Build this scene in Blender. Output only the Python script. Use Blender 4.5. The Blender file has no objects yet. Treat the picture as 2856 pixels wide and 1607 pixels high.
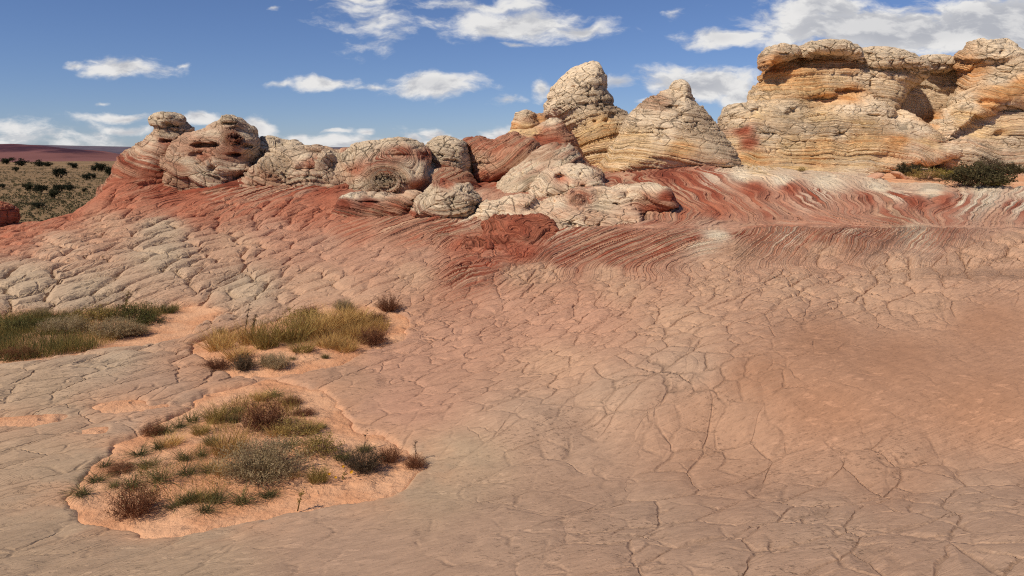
import bpy, math, random
import numpy as np

# ------------------------------------------------------------------ camera, sky, sun, exposure
S = bpy.context.scene
COL = S.collection
FPX, CX, CY = 2117.0, 1428.0, 803.5          # focal length and centre, in photo pixels
PITCH = math.atan(365.0 / FPX)
CAMZ = 3.4
SP, CP = math.sin(PITCH), math.cos(PITCH)
cam_d = bpy.data.cameras.new('camera')
cam_d.sensor_width = 36.0
cam_d.lens = 36.0 * FPX / 2856.0
cam_d.clip_end = 30000.0
cam_d.clip_start = 0.05
cam = bpy.data.objects.new('camera', cam_d)
COL.objects.link(cam)
cam.location = (0, 0, CAMZ)
cam.rotation_euler = (math.pi / 2 - PITCH, 0, 0)
S.camera = cam
SUN_EL = math.radians(46)
SUN_AZ = math.atan2(-0.70, -0.55)            # from +Y towards +X: sun on the left, a little behind
S.view_settings.view_transform = 'Standard'
S.view_settings.look = 'None'
S.view_settings.gamma = 1.0
S.view_settings.exposure = 0.47
S.cycles.max_bounces = 6
S.cycles.diffuse_bounces = 3
S.cycles.sample_clamp_indirect = 3.0
S.cycles.sample_clamp_direct = 4.0
S.cycles.use_denoising = False
S.cycles.filter_width = 1.15
S.cycles.glossy_bounces = 1
sun_d = bpy.data.lights.new('sun', 'SUN')
sun_d.energy = 3.0
sun_d.angle = math.radians(2.0)
sun_d.color = (1.0, 0.94, 0.85)
sun = bpy.data.objects.new('sun', sun_d)
COL.objects.link(sun)
from mathutils import Vector
sdir = Vector((math.sin(SUN_AZ) * math.cos(SUN_EL), math.cos(SUN_AZ) * math.cos(SUN_EL), math.sin(SUN_EL)))
sun.rotation_euler = sdir.to_track_quat('Z', 'Y').to_euler()
sun.location = (0, 0, 40)

def pix_dir(px, py):
    a = (np.asarray(px, float) - CX) / FPX
    b = (CY - np.asarray(py, float)) / FPX
    return a, CP + b * SP, -SP + b * CP

def at(px, py, Y):
    """world point at forward distance Y that the photo shows at (px, py)"""
    a, dy, dz = pix_dir(px, py)
    return np.stack([a / dy * Y, np.broadcast_to(np.asarray(Y, float), np.shape(a / dy)), CAMZ + dz / dy * Y], -1)

def depth(Y):
    """distances estimated beyond 16 m are shortened: the slopes stand steeper"""
    Y = np.asarray(Y, float)
    return np.where(Y > 16, 16 + (Y - 16) * .62, Y)

def survey(P):
    """bearing / depression of world points, in photo pixels: the units the rock map was traced in"""
    x, y, z = P[:, 0], P[:, 1], P[:, 2] - CAMZ
    f = np.maximum(y * CP - z * SP, 0.05)
    u = y * SP + z * CP
    return np.stack([CX + FPX * x / f, CY - FPX * u / f], -1)

class NT:
    def __init__(s, tree):
        s.t = tree; s.n = tree.nodes; s.l = tree.links
    def new(s, typ, **kw):
        n = s.n.new('ShaderNode' + typ)
        for k, v in kw.items(): setattr(n, k, v)
        return n
    def put(s, sock, v):
        if v is None: return
        if hasattr(v, 'is_linked'): s.l.new(v, sock)
        else: sock.default_value = v
    def m(s, op, a, b=None, c=None, clamp=False):
        n = s.new('Math', operation=op, use_clamp=clamp)
        for i, v in enumerate((a, b, c)): s.put(n.inputs[i], v)
        return n.outputs[0]
    def v(s, op, a, b=None, c=None, scale=None):
        n = s.new('VectorMath', operation=op)
        for i, v in enumerate((a, b, c)):
            if v is not None: s.put(n.inputs[i], v)
        if scale is not None: s.put(n.inputs['Scale'], scale)
        return n.outputs['Value'] if op in ('LENGTH', 'DOT_PRODUCT', 'DISTANCE') else n.outputs[0]
    def noise(s, vec=None, scale=1.0, detail=4.0, rough=0.55, dim='3D', w=None, dist=0.0):
        n = s.new('TexNoise', noise_dimensions=dim)
        if vec is not None: s.put(n.inputs['Vector'], vec)
        if w is not None: s.put(n.inputs['W'], w)
        n.inputs['Scale'].default_value = scale; n.inputs['Detail'].default_value = detail
        n.inputs['Roughness'].default_value = rough; n.inputs['Distortion'].default_value = dist
        return n.outputs[0]
    def ramp(s, v, a, b, lo=0.0, hi=1.0):
        n = s.new('MapRange', interpolation_type='SMOOTHSTEP')
        s.put(n.inputs[0], v)
        for i, k in enumerate((a, b, lo, hi)): s.put(n.inputs[i + 1], k)
        return n.outputs[0]
    def mix(s, f, a, b, mode='MIX'):
        n = s.new('Mix', data_type='RGBA', blend_type=mode)
        s.put(n.inputs[0], f)
        for sk, v in ((n.inputs[6], a), (n.inputs[7], b)):
            s.put(sk, (*v, 1.0) if isinstance(v, tuple) and len(v) == 3 else v)
        return n.outputs[2]

# ---- sky: Nishita with a layer of fair-weather clouds
world = bpy.data.worlds.new('World')
S.world = world
world.use_nodes = True
W = NT(world.node_tree)
W.n.clear()
sky = W.new('TexSky', sky_type='NISHITA')
sky.sun_disc = False
sky.sun_elevation = SUN_EL
sky.sun_rotation = SUN_AZ
sky.altitude = 1700
sky.air_density = 1.0
sky.dust_density = 0.45
sky.ozone_density = 5.0
gen = W.new('TexCoord').outputs['Generated']
sep = W.new('SeparateXYZ'); W.put(sep.inputs[0], gen)
yy = W.m('MAXIMUM', sep.outputs[1], 0.05)
cmb = W.new('CombineXYZ')
W.put(cmb.inputs[0], W.m('DIVIDE', sep.outputs[0], yy)); W.put(cmb.inputs[1], W.m('DIVIDE', sep.outputs[2], yy))
uv = cmb.outputs[0]
# (bearing, height, half length, half height, density), traced at 2575 px width
CLOUDS = [(325, 168, 135, 34, 1.0), (185, 160, 42, 15, .75), (815, 208, 120, 20, .9), (700, 205, 60, 10, .6), (950, 216, 80, 12, .6),
          (1100, 218, 150, 36, 1.1), (1270, 247, 55, 18, .7), (1290, 62, 270, 52, 1.0), (1240, 15, 240, 26, .75), (1450, 76, 115, 30, 1.0),
          (1295, 114, 60, 11, .8), (900, 3, 150, 18, .7), (930, 60, 120, 95, .44), (2250, 75, 480, 82, 1.5), (2560, 60, 420, 90, 1.6),
          (1830, 98, 150, 32, .9), (2080, 30, 190, 50, 1.2), (1750, 210, 230, 50, 1.2), (1650, 263, 80, 14, .9), (1365, 226, 34, 36, .9),
          (645, 308, 58, 42, 1.2), (1105, 337, 50, 24, 1.1), (1258, 334, 60, 26, 1.1), (500, 303, 75, 22, 1.0), (925, 335, 28, 13, .9),
          (850, 333, 55, 9, .8), (765, 350, 40, 32, .9), (120, 340, 340, 66, .54), (310, 288, 130, 14, .9), (870, 372, 540, 44, .80), (1050, 352, 40, 18, .9), (700, 350, 40, 20, .9), (960, 362, 36, 16, .9), (330, 318, 90, 18, .8), (1700, 30, 30, 20, .4),
          (2600, 105, 90, 14, .7), (260, 259, 30, 6, .6), (460, 158, 30, 8, .5), (700, 33, 22, 10, .5), (1560, 215, 60, 26, .9), (1850, 235, 90, 30, 1.1)]
wn = W.noise(uv, 9.0, 3.0, 0.5)
warp = W.v('SCALE', W.v('SUBTRACT', W.new('TexNoise').outputs[1], (0.5, 0.5, 0.5)), scale=0.05)
wnode = warp.node.inputs[0].links[0].from_node.inputs[0].links[0].from_node
W.put(wnode.inputs['Vector'], uv); wnode.inputs['Scale'].default_value = 9.0; wnode.inputs['Detail'].default_value = 5.0
uvw = W.v('ADD', uv, warp)
field = None
for (cx, cy, hw, hh, s) in CLOUDS:
    k = 2856 / 2575.0
    a, dy, dz = pix_dir(cx * k, cy * k)
    u0, v0, a_, b_ = float(a / dy), float(dz / dy), hw * k / FPX, hh * k / FPX
    q = W.v('MULTIPLY_ADD', uvw, (1 / a_, 1 / b_, 0), (-u0 / a_, -v0 / b_, 0))
    d = W.m('MULTIPLY_ADD', W.v('LENGTH', q), -s, s)
    field = d if field is None else W.m('SMOOTH_MAX', field, d, 0.12)
def puff(vec):
    n = W.noise(W.v('MULTIPLY', vec, (1.0, 2.5, 1.0)), 16.0, 9.0, 0.60)
    return n
n_here = puff(uvw)
n_lit = puff(W.v('ADD', uvw, (-0.012, 0.016, 0)))
dens = W.ramp(W.m('ADD', field, W.m('MULTIPLY', W.m('SUBTRACT', n_here, 0.5), 2.1)), 0.05, 0.72)
dens = W.m('MULTIPLY', dens, W.ramp(sep.outputs[1], 0.06, 0.25))
relief = W.ramp(W.m('SUBTRACT', n_here, n_lit), -0.10, 0.12)
core = W.ramp(W.m('ADD', field, W.m('MULTIPLY', W.m('SUBTRACT', wn, 0.5), 0.9)), 0.35, 1.15)
lit = W.m('MULTIPLY_ADD', core, -0.45, W.m('MULTIPLY_ADD', relief, 0.55, 0.62), clamp=True)
ccol = W.mix(lit, (0.42, 0.44, 0.50), (0.88, 0.87, 0.86))
bgs = W.new('Background'); W.put(bgs.inputs[0], W.mix(1.0, sky.outputs[0], (0.74, 0.76, 0.92), 'MULTIPLY')); bgs.inputs[1].default_value = 0.066
bgc = W.new('Background'); W.put(bgc.inputs[0], ccol); bgc.inputs[1].default_value = 0.66
mx = W.new('MixShader'); W.put(mx.inputs[0], dens); W.put(mx.inputs[1], bgs.outputs[0]); W.put(mx.inputs[2], bgc.outputs[0])
wo = W.new('OutputWorld'); W.put(wo.inputs[0], mx.outputs[0])

# ------------------------------------------------------------------ numeric helpers
def sstep(x, a, b):
    t = np.clip((x - a) / (b - a), 0, 1)
    return t * t * (3 - 2 * t)

def _hash(ix, iy, iz, seed):
    h = (ix.astype(np.uint32) * np.uint32(374761393) + iy.astype(np.uint32) * np.uint32(668265263)
         + iz.astype(np.uint32) * np.uint32(2147483647 - 58) + np.uint32(seed * 7919 + 13))
    h = (h ^ (h >> np.uint32(13))) * np.uint32(1274126177)
    h = (h ^ (h >> np.uint32(15))) * np.uint32(2246822519)
    return ((h ^ (h >> np.uint32(16))) & np.uint32(0xFFFFFF)).astype(np.float32) / np.float32(0xFFFFFF)

def vnoise(P, seed=0):
    P = np.asarray(P, np.float32)
    i = np.floor(P); f = P - i
    i = i.astype(np.int64)
    f = f * f * f * (f * (f * 6 - 15) + 10)
    out = np.zeros(len(P), np.float32)
    for a in (0, 1):
        wa = f[:, 0] if a else 1 - f[:, 0]
        for b in (0, 1):
            wb = wa * (f[:, 1] if b else 1 - f[:, 1])
            for c in (0, 1):
                out += wb * (f[:, 2] if c else 1 - f[:, 2]) * _hash(i[:, 0] + a, i[:, 1] + b, i[:, 2] + c, seed)
    return out * 2 - 1

ROT = np.array([[0.0, 0.8, 0.6], [-0.8, 0.36, -0.48], [-0.6, -0.48, 0.64]], np.float32)
def fbm(P, freq=1.0, octv=4, seed=0, gain=0.5):
    P = np.asarray(P, np.float32) * np.float32(freq)
    o = 0; a = 1.0; t = 0
    for k in range(octv):
        o = o + a * vnoise(P, seed + k); t += a; a *= gain
        P = (P @ ROT) * 2.03 + 17.3
    return o / t

def n1(x, seed=0):
    i = np.floor(x); f = x - i; f = f * f * (3 - 2 * f); i = i.astype(np.int64); z = np.zeros_like(i)
    return (_hash(i, z, z, seed) * (1 - f) + _hash(i + 1, z, z, seed) * f) * 2 - 1

def poly_sd(px, py, poly):
    """signed distance to a closed polygon, negative inside"""
    poly = np.asarray(poly, float)
    d = np.full(px.shape, 1e18); ins = np.zeros(px.shape, bool)
    for k in range(len(poly)):
        (ax, ay), (bx, by) = poly[k], poly[(k + 1) % len(poly)]
        ex, ey = bx - ax, by - ay
        t = np.clip(((px - ax) * ex + (py - ay) * ey) / max(ex * ex + ey * ey, 1e-12), 0, 1)
        d = np.minimum(d, (px - ax - t * ex) ** 2 + (py - ay - t * ey) ** 2)
        if ay != by:
            c = ((ay > py) != (by > py)) & (px < (bx - ax) * (py - ay) / (by - ay) + ax)
            ins ^= c
    d = np.sqrt(d)
    return np.where(ins, -d, d)

def smooth_poly(poly, it=2):
    p = np.asarray(poly, float)
    for _ in range(it):
        q = np.roll(p, -1, 0)
        p = np.stack([p * .75 + q * .25, p * .25 + q * .75], 1).reshape(-1, 2)
    return p

def lin(c):
    c = np.asarray(c, float) / 255.0
    return np.where(c <= 0.04045, c / 12.92, ((c + 0.055) / 1.055) ** 2.4)

# traced map sheets: each turns sheet coordinates into photo pixels
def S1(*p): return [(x / 2.635, 250 + y / 2.635) for x, y in p]
def S2(*p): return [(900 + x / 2.415, 150 + y / 2.415) for x, y in p]
def S3(*p): return [(1856 + x / 2.163, 80 + y / 2.163) for x, y in p]
def S4(*p): return [(x / 2.0125, 780 + y / 2.0125) for x, y in p]

def add_mesh(name, V, F, mat, attrs=None, parent=None, loc=(0, 0, 0), smooth=True):
    V = np.asarray(V, np.float32) - np.asarray(loc, np.float32)
    F = np.asarray(F, np.int32)
    me = bpy.data.meshes.new(name)
    me.vertices.add(len(V)); me.vertices.foreach_set('co', V.ravel())
    k = F.shape[1]
    me.loops.add(F.size); me.loops.foreach_set('vertex_index', F.ravel())
    me.polygons.add(len(F)); me.polygons.foreach_set('loop_start', np.arange(len(F), dtype=np.int32) * k)
    me.polygons.foreach_set('use_smooth', np.full(len(F), smooth))
    for nm, arr in (attrs or {}).items():
        arr = np.asarray(arr, np.float32)
        if arr.ndim == 1:
            at_ = me.attributes.new(nm, 'FLOAT', 'POINT'); at_.data.foreach_set('value', arr)
        else:
            at_ = me.attributes.new(nm, 'FLOAT_VECTOR', 'POINT'); at_.data.foreach_set('vector', arr[:, :3].ravel())
    me.update(calc_edges=True)
    me.materials.append(mat)
    o = bpy.data.objects.new(name, me)
    COL.objects.link(o)
    if parent is not None: o.parent = parent
    else: o.location = loc
    return o

def tag(o, label=None, cat=None, group=None, kind=None):
    if label: o['label'] = label
    if cat: o['category'] = cat
    if group: o['group'] = group
    if kind: o['kind'] = kind
    return o

# ------------------------------------------------------------------ materials
def material(name):
    m = bpy.data.materials.new(name); m.use_nodes = True
    T = NT(m.node_tree); T.n.clear()
    b = T.new('BsdfPrincipled'); o = T.new('OutputMaterial'); T.put(o.inputs[0], b.outputs[0])
    b.inputs['Roughness'].default_value = 0.9
    b.inputs['Specular IOR Level'].default_value = 0.15
    return m, T, b, o

def sandstone(name, pave):
    m, T, b, o = material(name)
    def attr(nm): return T.new('Attribute', attribute_name=nm)
    geo, geo2 = attr('geo').outputs[1], attr('geo2').outputs[1]
    par = T.new('SeparateXYZ'); T.put(par.inputs[0], attr('par').outputs[1])
    lay, crk, amp = par.outputs[0], par.outputs[1], par.outputs[2]
    bed = attr('bed').outputs[2]
    cuv = attr('cuv').outputs[1]
    pos = T.new('NewGeometry').outputs['Position']
    # bedding
    jag = T.noise(pos, 1.7, 4, 0.6)
    bedj = T.m('MULTIPLY_ADD', T.m('SUBTRACT', jag, .5), .025 if pave else .12, bed)
    b1 = T.noise(None, 4.2, 3, 0.6, '1D', w=bedj)
    b2 = T.noise(None, 8.0 if pave else 15.0, 3, 0.65, '1D', w=bedj)
    band = T.m('ADD', T.m('MULTIPLY', b1, .72), T.m('MULTIPLY', b2, .28))
    patch = T.ramp(T.noise(pos, .55, 3, .5), .3, .65, .45, 1.0)
    layp = T.m('MULTIPLY', lay, patch)
    ledge = T.ramp(T.noise(None, 5.0 if pave else 9.0, 2, .5, '1D', w=bedj), .40, .47)
    ledge2 = T.ramp(T.noise(None, 10.0 if pave else 24.0, 2, .5, '1D', w=bedj), .43, .5)
    def hair(sc, w, seed):
        n = T.noise(None, sc, 2, .5, '1D', w=T.m('ADD', bedj, seed))
        return T.ramp(T.m('ABSOLUTE', T.m('SUBTRACT', n, .5)), 0.0, w, 1, 0)
    hmask = T.ramp(T.noise(pos, 1.1, 3, .55), .40, .56)
    hmask2 = T.ramp(T.noise(pos, 2.3, 3, .55), .42, .60)
    hl = T.m('MAXIMUM', T.m('MULTIPLY', hair(2.6 if pave else 5.0, .03 if pave else .05, 3.3), hmask), T.m('MULTIPLY', T.m('MULTIPLY', hair(5.5 if pave else 12.0, .05, 9.1), hmask2), .5))
    # joints
    wv = T.new('TexNoise'); T.put(wv.inputs['Vector'], cuv); wv.inputs['Scale'].default_value = 2.2; wv.inputs['Detail'].default_value = 4
    cw = T.v('MULTIPLY_ADD', T.v('SUBTRACT', wv.outputs[1], (.5, .5, .5)), (.20, .20, .20), cuv)
    def voro(vec, sc):
        n = T.new('TexVoronoi', feature='DISTANCE_TO_EDGE'); T.put(n.inputs['Vector'], vec); n.inputs['Scale'].default_value = sc
        return n.outputs[0]
    if pave:
        fc = T.new('CombineXYZ')
        T.put(fc.inputs[0], T.v('DOT_PRODUCT', pos, (.72 / .66, .69 / .66, 0))); T.put(fc.inputs[1], T.v('DOT_PRODUCT', pos, (-.69 / .40, .72 / .40, 0)))
        fj = T.v('ADD', fc.outputs[0], T.v('ADD', T.v('SCALE', T.v('SUBTRACT', wv.outputs[1], (.5, .5, .5)), scale=.35), (0, 0, 0)))
    v1, v2, v3 = voro(cw, 1.0), voro(fj if pave else T.v('ADD', cw, (7.3, 2.1, 4.4)), 1.0 if pave else 2.3), voro(T.v('ADD', cw, (3.3, 5.1, 1.4)), 5.0)
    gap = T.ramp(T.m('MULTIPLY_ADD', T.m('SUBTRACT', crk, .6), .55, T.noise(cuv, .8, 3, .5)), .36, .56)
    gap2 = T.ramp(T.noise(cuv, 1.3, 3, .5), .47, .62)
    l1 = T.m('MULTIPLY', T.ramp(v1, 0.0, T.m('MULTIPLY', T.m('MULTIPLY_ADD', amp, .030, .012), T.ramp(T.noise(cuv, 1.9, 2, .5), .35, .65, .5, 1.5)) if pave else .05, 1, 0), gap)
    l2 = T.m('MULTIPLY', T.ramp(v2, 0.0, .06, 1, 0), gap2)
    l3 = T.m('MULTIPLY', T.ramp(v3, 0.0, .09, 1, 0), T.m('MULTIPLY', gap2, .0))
    if pave:
        fine = attr('fine').outputs[2]
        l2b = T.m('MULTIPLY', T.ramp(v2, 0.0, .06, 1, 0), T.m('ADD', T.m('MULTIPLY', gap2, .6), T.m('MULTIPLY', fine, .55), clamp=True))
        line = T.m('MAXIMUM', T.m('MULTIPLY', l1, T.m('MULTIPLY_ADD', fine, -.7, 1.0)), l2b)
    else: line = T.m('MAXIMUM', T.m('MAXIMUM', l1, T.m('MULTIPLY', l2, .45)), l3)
    pil = T.m('ADD', T.ramp(v1, 0, .18), T.m('MULTIPLY', T.ramp(v1, 0, .5), .6)) if pave else T.m('ADD', T.ramp(v1, 0, .32), T.m('MULTIPLY', T.ramp(v2, 0, .3), .35))
    if pave: pil = T.m('ADD', T.m('MULTIPLY', pil, T.m('MULTIPLY_ADD', fine, -.5, 1.0)), T.m('MULTIPLY', T.ramp(v2, 0, .3), T.m('MULTIPLY', fine, .8)))
    # grain
    g1 = T.noise(pos, 5.0, 6, .68)
    g2 = T.noise(T.v('MULTIPLY', pos, (1.0, 1.0, 3.0)), 28.0, 4, .7)
    pits = T.m('MULTIPLY', T.ramp(T.noise(T.v('MULTIPLY', pos, (.55, 1.0, 1.0)), 24.0, 3, .6), .57, .66), T.ramp(T.noise(pos, .9, 4, .6), .40, .60))
    flake = T.m('MULTIPLY', T.ramp(T.noise(T.v('MULTIPLY', pos, (.8, 1.6, 1.5)), 6.0, 5, .62), .57, .63), T.ramp(T.noise(pos, .5, 2, .5), .40, .6))
    st = T.new('CombineXYZ')
    T.put(st.inputs[0], T.v('DOT_PRODUCT', pos, (.87 * .9, .5 * .9, 0))); T.put(st.inputs[1], T.v('DOT_PRODUCT', pos, (-.5 * 3.2, .87 * 3.2, 0)))
    lin_ = T.noise(st.outputs[0], 5.0, 6, .72)
    lin2 = T.ramp(T.noise(st.outputs[0], 11.0, 4, .65), .56, .68)
    # colour
    f = T.m('MULTIPLY', T.ramp(band, .44, .57), T.m('MULTIPLY', lay, .92 if pave else .75), clamp=True)
    rim = T.m('MULTIPLY', T.ramp(T.m('ABSOLUTE', T.m('SUBTRACT', band, .47)), 0, .025, 1, 0), T.m('POWER', lay, 2.0))
    c = T.mix(f, geo, geo2)
    tone = T.m('ADD', .75 if pave else .88, T.m('ADD', T.m('MULTIPLY', g1, .38), T.m('MULTIPLY', g2, .26 if pave else .14)))
    tone = T.m('MULTIPLY', tone, T.m('MULTIPLY_ADD', T.m('MULTIPLY', line, crk), -.30 if pave else -.70, 1.0))  # joint lines darkened: varnish plus crevice shade put into the colour
    tone = T.m('MULTIPLY', tone, T.m('MULTIPLY_ADD', T.m('MULTIPLY', hl, T.m('POWER', lay, 1.6 if pave else .6)), -.34 if pave else -.42, 1.0))
    tone = T.m('MULTIPLY', tone, T.m('MULTIPLY_ADD', T.m('MULTIPLY', pits, T.m('ADD', crk, .25)), -.38 if pave else -.12, 1.0))
    tone = T.m('MULTIPLY', tone, T.m('MULTIPLY_ADD', T.m('MULTIPLY', T.m('SUBTRACT', 1.0, ledge2), layp), -.12, 1.0))
    tone = T.m('MULTIPLY', tone, T.m('MULTIPLY_ADD', rim, -.40, 1.0))
    tone = T.m('MULTIPLY', tone, T.m('MULTIPLY_ADD', T.m('MULTIPLY', flake, T.m('SUBTRACT', 1.25, crk)), .26, 1.0))
    if pave:
        tone = T.m('MULTIPLY', tone, T.m('MULTIPLY_ADD', lin_, .60, .70))
        tone = T.m('MULTIPLY', tone, T.m('MULTIPLY_ADD', lin2, -.16, 1.0))
    cc = T.new('CombineXYZ')
    for i in range(3): T.put(cc.inputs[i], tone)
    c = T.mix(1.0, c, cc.outputs[0], 'MULTIPLY')
    T.put(b.inputs['Base Color'], c)
    # relief
    h = T.m('MULTIPLY', crk, T.m('ADD', T.m('MULTIPLY', line, -.045), T.m('MULTIPLY', pil, .050 if pave else .022)))
    h = T.m('ADD', h, T.m('MULTIPLY', T.m('MULTIPLY', hl, T.m('POWER', lay, 1.6 if pave else .6)), -.02 if pave else -.035))
    h = T.m('ADD', h, T.m('MULTIPLY', T.m('MULTIPLY', layp, .75 if pave else 1.0), T.m('ADD', T.m('MULTIPLY', ledge, .045), T.m('ADD', T.m('MULTIPLY', ledge2, .018), T.m('MULTIPLY', band, .05)))))
    h = T.m('ADD', h, T.m('MULTIPLY', g1, .007 if pave else .010))
    h = T.m('ADD', h, T.m('MULTIPLY', g2, .003))
    h = T.m('ADD', h, T.m('MULTIPLY', T.m('MULTIPLY', pits, crk), -.012))
    h = T.m('ADD', h, T.m('MULTIPLY', flake, .003))
    if pave: h = T.m('ADD', h, T.m('ADD', T.m('MULTIPLY', lin_, .012), T.m('MULTIPLY', lin2, -.004)))
    h = T.m('MULTIPLY', h, amp)
    dn = T.new('Displacement'); T.put(dn.inputs['Height'], h); dn.inputs['Midlevel'].default_value = 0.015 if pave else 0.03; dn.inputs['Scale'].default_value = 1.0
    T.put(o.inputs['Displacement'], dn.outputs[0])
    m.displacement_method = 'BOTH'
    return m

def sand_mat():
    m, T, b, o = material('windblown_sand')
    pos = T.new('NewGeometry').outputs['Position']
    a = T.noise(pos, 1.3, 4, .55); g = T.noise(pos, 160, 2, .6); d = T.noise(pos, 9, 5, .65)
    c = T.mix(T.ramp(a, .35, .65), tuple(lin((213, 151, 107))), tuple(lin((225, 170, 127))))
    c = T.mix(T.m('MULTIPLY', T.ramp(d, .58, .72), .45), c, tuple(lin((170, 112, 78))))
    c = T.mix(T.m('MULTIPLY', T.ramp(g, .55, .75), .3), c, tuple(lin((150, 100, 75))))
    T.put(b.inputs['Base Color'], c)
    vr = T.new('TexVoronoi', feature='SMOOTH_F1'); T.put(vr.inputs['Vector'], pos); vr.inputs['Scale'].default_value = 3.4
    foot = T.m('MULTIPLY', T.ramp(vr.outputs[0], .12, .32), T.ramp(T.noise(pos, .7, 2, .5), .4, .55))
    h = T.m('ADD', T.m('MULTIPLY', d, .05), T.m('ADD', T.m('MULTIPLY', foot, .03), T.m('MULTIPLY', g, .003)))
    bp = T.new('Bump'); T.put(bp.inputs['Height'], h); bp.inputs['Distance'].default_value = 1.0; bp.inputs['Strength'].default_value = .9
    T.put(b.inputs['Normal'], bp.outputs[0])
    return m

def leaf_mat(name, ca, cb, trans=.25):
    m, T, b, o = material(name)
    oi = T.new('ObjectInfo').outputs['Random']
    pos = T.new('NewGeometry').outputs['Position']
    n = T.noise(pos, 7.0, 3, .6)
    f = T.ramp(T.m('ADD', T.m('MULTIPLY', oi, .3), n), .35, .95)
    c = T.mix(f, tuple(lin(ca)), tuple(lin(cb)))
    T.put(b.inputs['Base Color'], c)
    tr = T.new('BsdfTranslucent'); T.put(tr.inputs[0], c)
    ms = T.new('MixShader'); ms.inputs[0].default_value = trans
    T.put(ms.inputs[1], b.outputs[0]); T.put(ms.inputs[2], tr.outputs[0]); T.put(o.inputs[0], ms.outputs[0])
    return m

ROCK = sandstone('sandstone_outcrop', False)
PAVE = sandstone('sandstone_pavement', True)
SAND = sand_mat()
M_DARKGREEN = leaf_mat('dark_green_blades', (80, 76, 46), (126, 114, 68))
M_TAN = leaf_mat('dry_grass', (172, 134, 76), (210, 170, 104))
M_OLIVE = leaf_mat('olive_grass', (136, 114, 60), (174, 146, 84))
M_GREY = leaf_mat('grey_twigs', (150, 128, 92), (184, 160, 120))
M_RUSSET = leaf_mat('russet_twigs', (100, 64, 44), (138, 90, 60))
M_BLACK = leaf_mat('blackbrush_leaves', (66, 60, 40), (106, 94, 60))
M_DARKBROWN = leaf_mat('dark_brown_twigs', (72, 60, 46), (112, 94, 70))
M_GREEN = leaf_mat('meadow_green', (78, 78, 40), (118, 108, 60))
M_YELLOW = leaf_mat('yellow_green_leaves', (128, 116, 52), (160, 142, 70))
M_JUNIPER = leaf_mat('juniper_leaves', (40, 42, 30), (64, 64, 42))
M_SAGE = leaf_mat('sagebrush_leaves', (80, 74, 50), (116, 104, 72))
M_WOOD = leaf_mat('dry_wood', (84, 64, 50), (120, 96, 76), 0.02)
M_FLOWER = leaf_mat('dry_flower_heads', (196, 170, 120), (214, 190, 140), .1)
M_PETAL = leaf_mat('yellow_petals', (206, 150, 30), (222, 170, 50), .2)

# ------------------------------------------------------------------ colours of the rock (as seen in sun)
CK = dict(cream=(212, 192, 164), grey=(180, 158, 132), tan=(185, 149, 121), pink=(182, 140, 115), fore=(174, 144, 120), foreL=(174, 149, 122),
          brown=(164, 124, 97), red=(172, 108, 82), dred=(150, 80, 58), ddred=(120, 62, 46), orange=(202, 146, 92), gold=(208, 177, 131), white=(216, 200, 174),
          warm=(212, 190, 160), sandc=(216, 164, 126), plain=(132, 104, 70), greyd=(160, 142, 118), mauve=(172, 136, 110))

WARM = np.array([1.06, 1.0, 0.92])
def paint(Q, samples, power=3.4, warp=None):
    """blend of mapped rock types round the survey points Q"""
    Q = np.asarray(Q, np.float32)
    n = len(Q); acc = np.zeros((n, 8), np.float32); wsum = np.zeros(n, np.float32)
    for s in samples:
        px, py, c1, c2, lay, crk = s[:6]
        v = np.concatenate([lin(CK[c1]) * WARM, lin(CK[c2]) * WARM, [lay, crk]]).astype(np.float32)
        d2 = (Q[:, 0] - px) ** 2 + (1.7 * (Q[:, 1] - py)) ** 2 + 60.0
        w = d2 ** (-power / 2) * 1e6
        acc += w[:, None] * v; wsum += w
    return acc / wsum[:, None]

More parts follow.
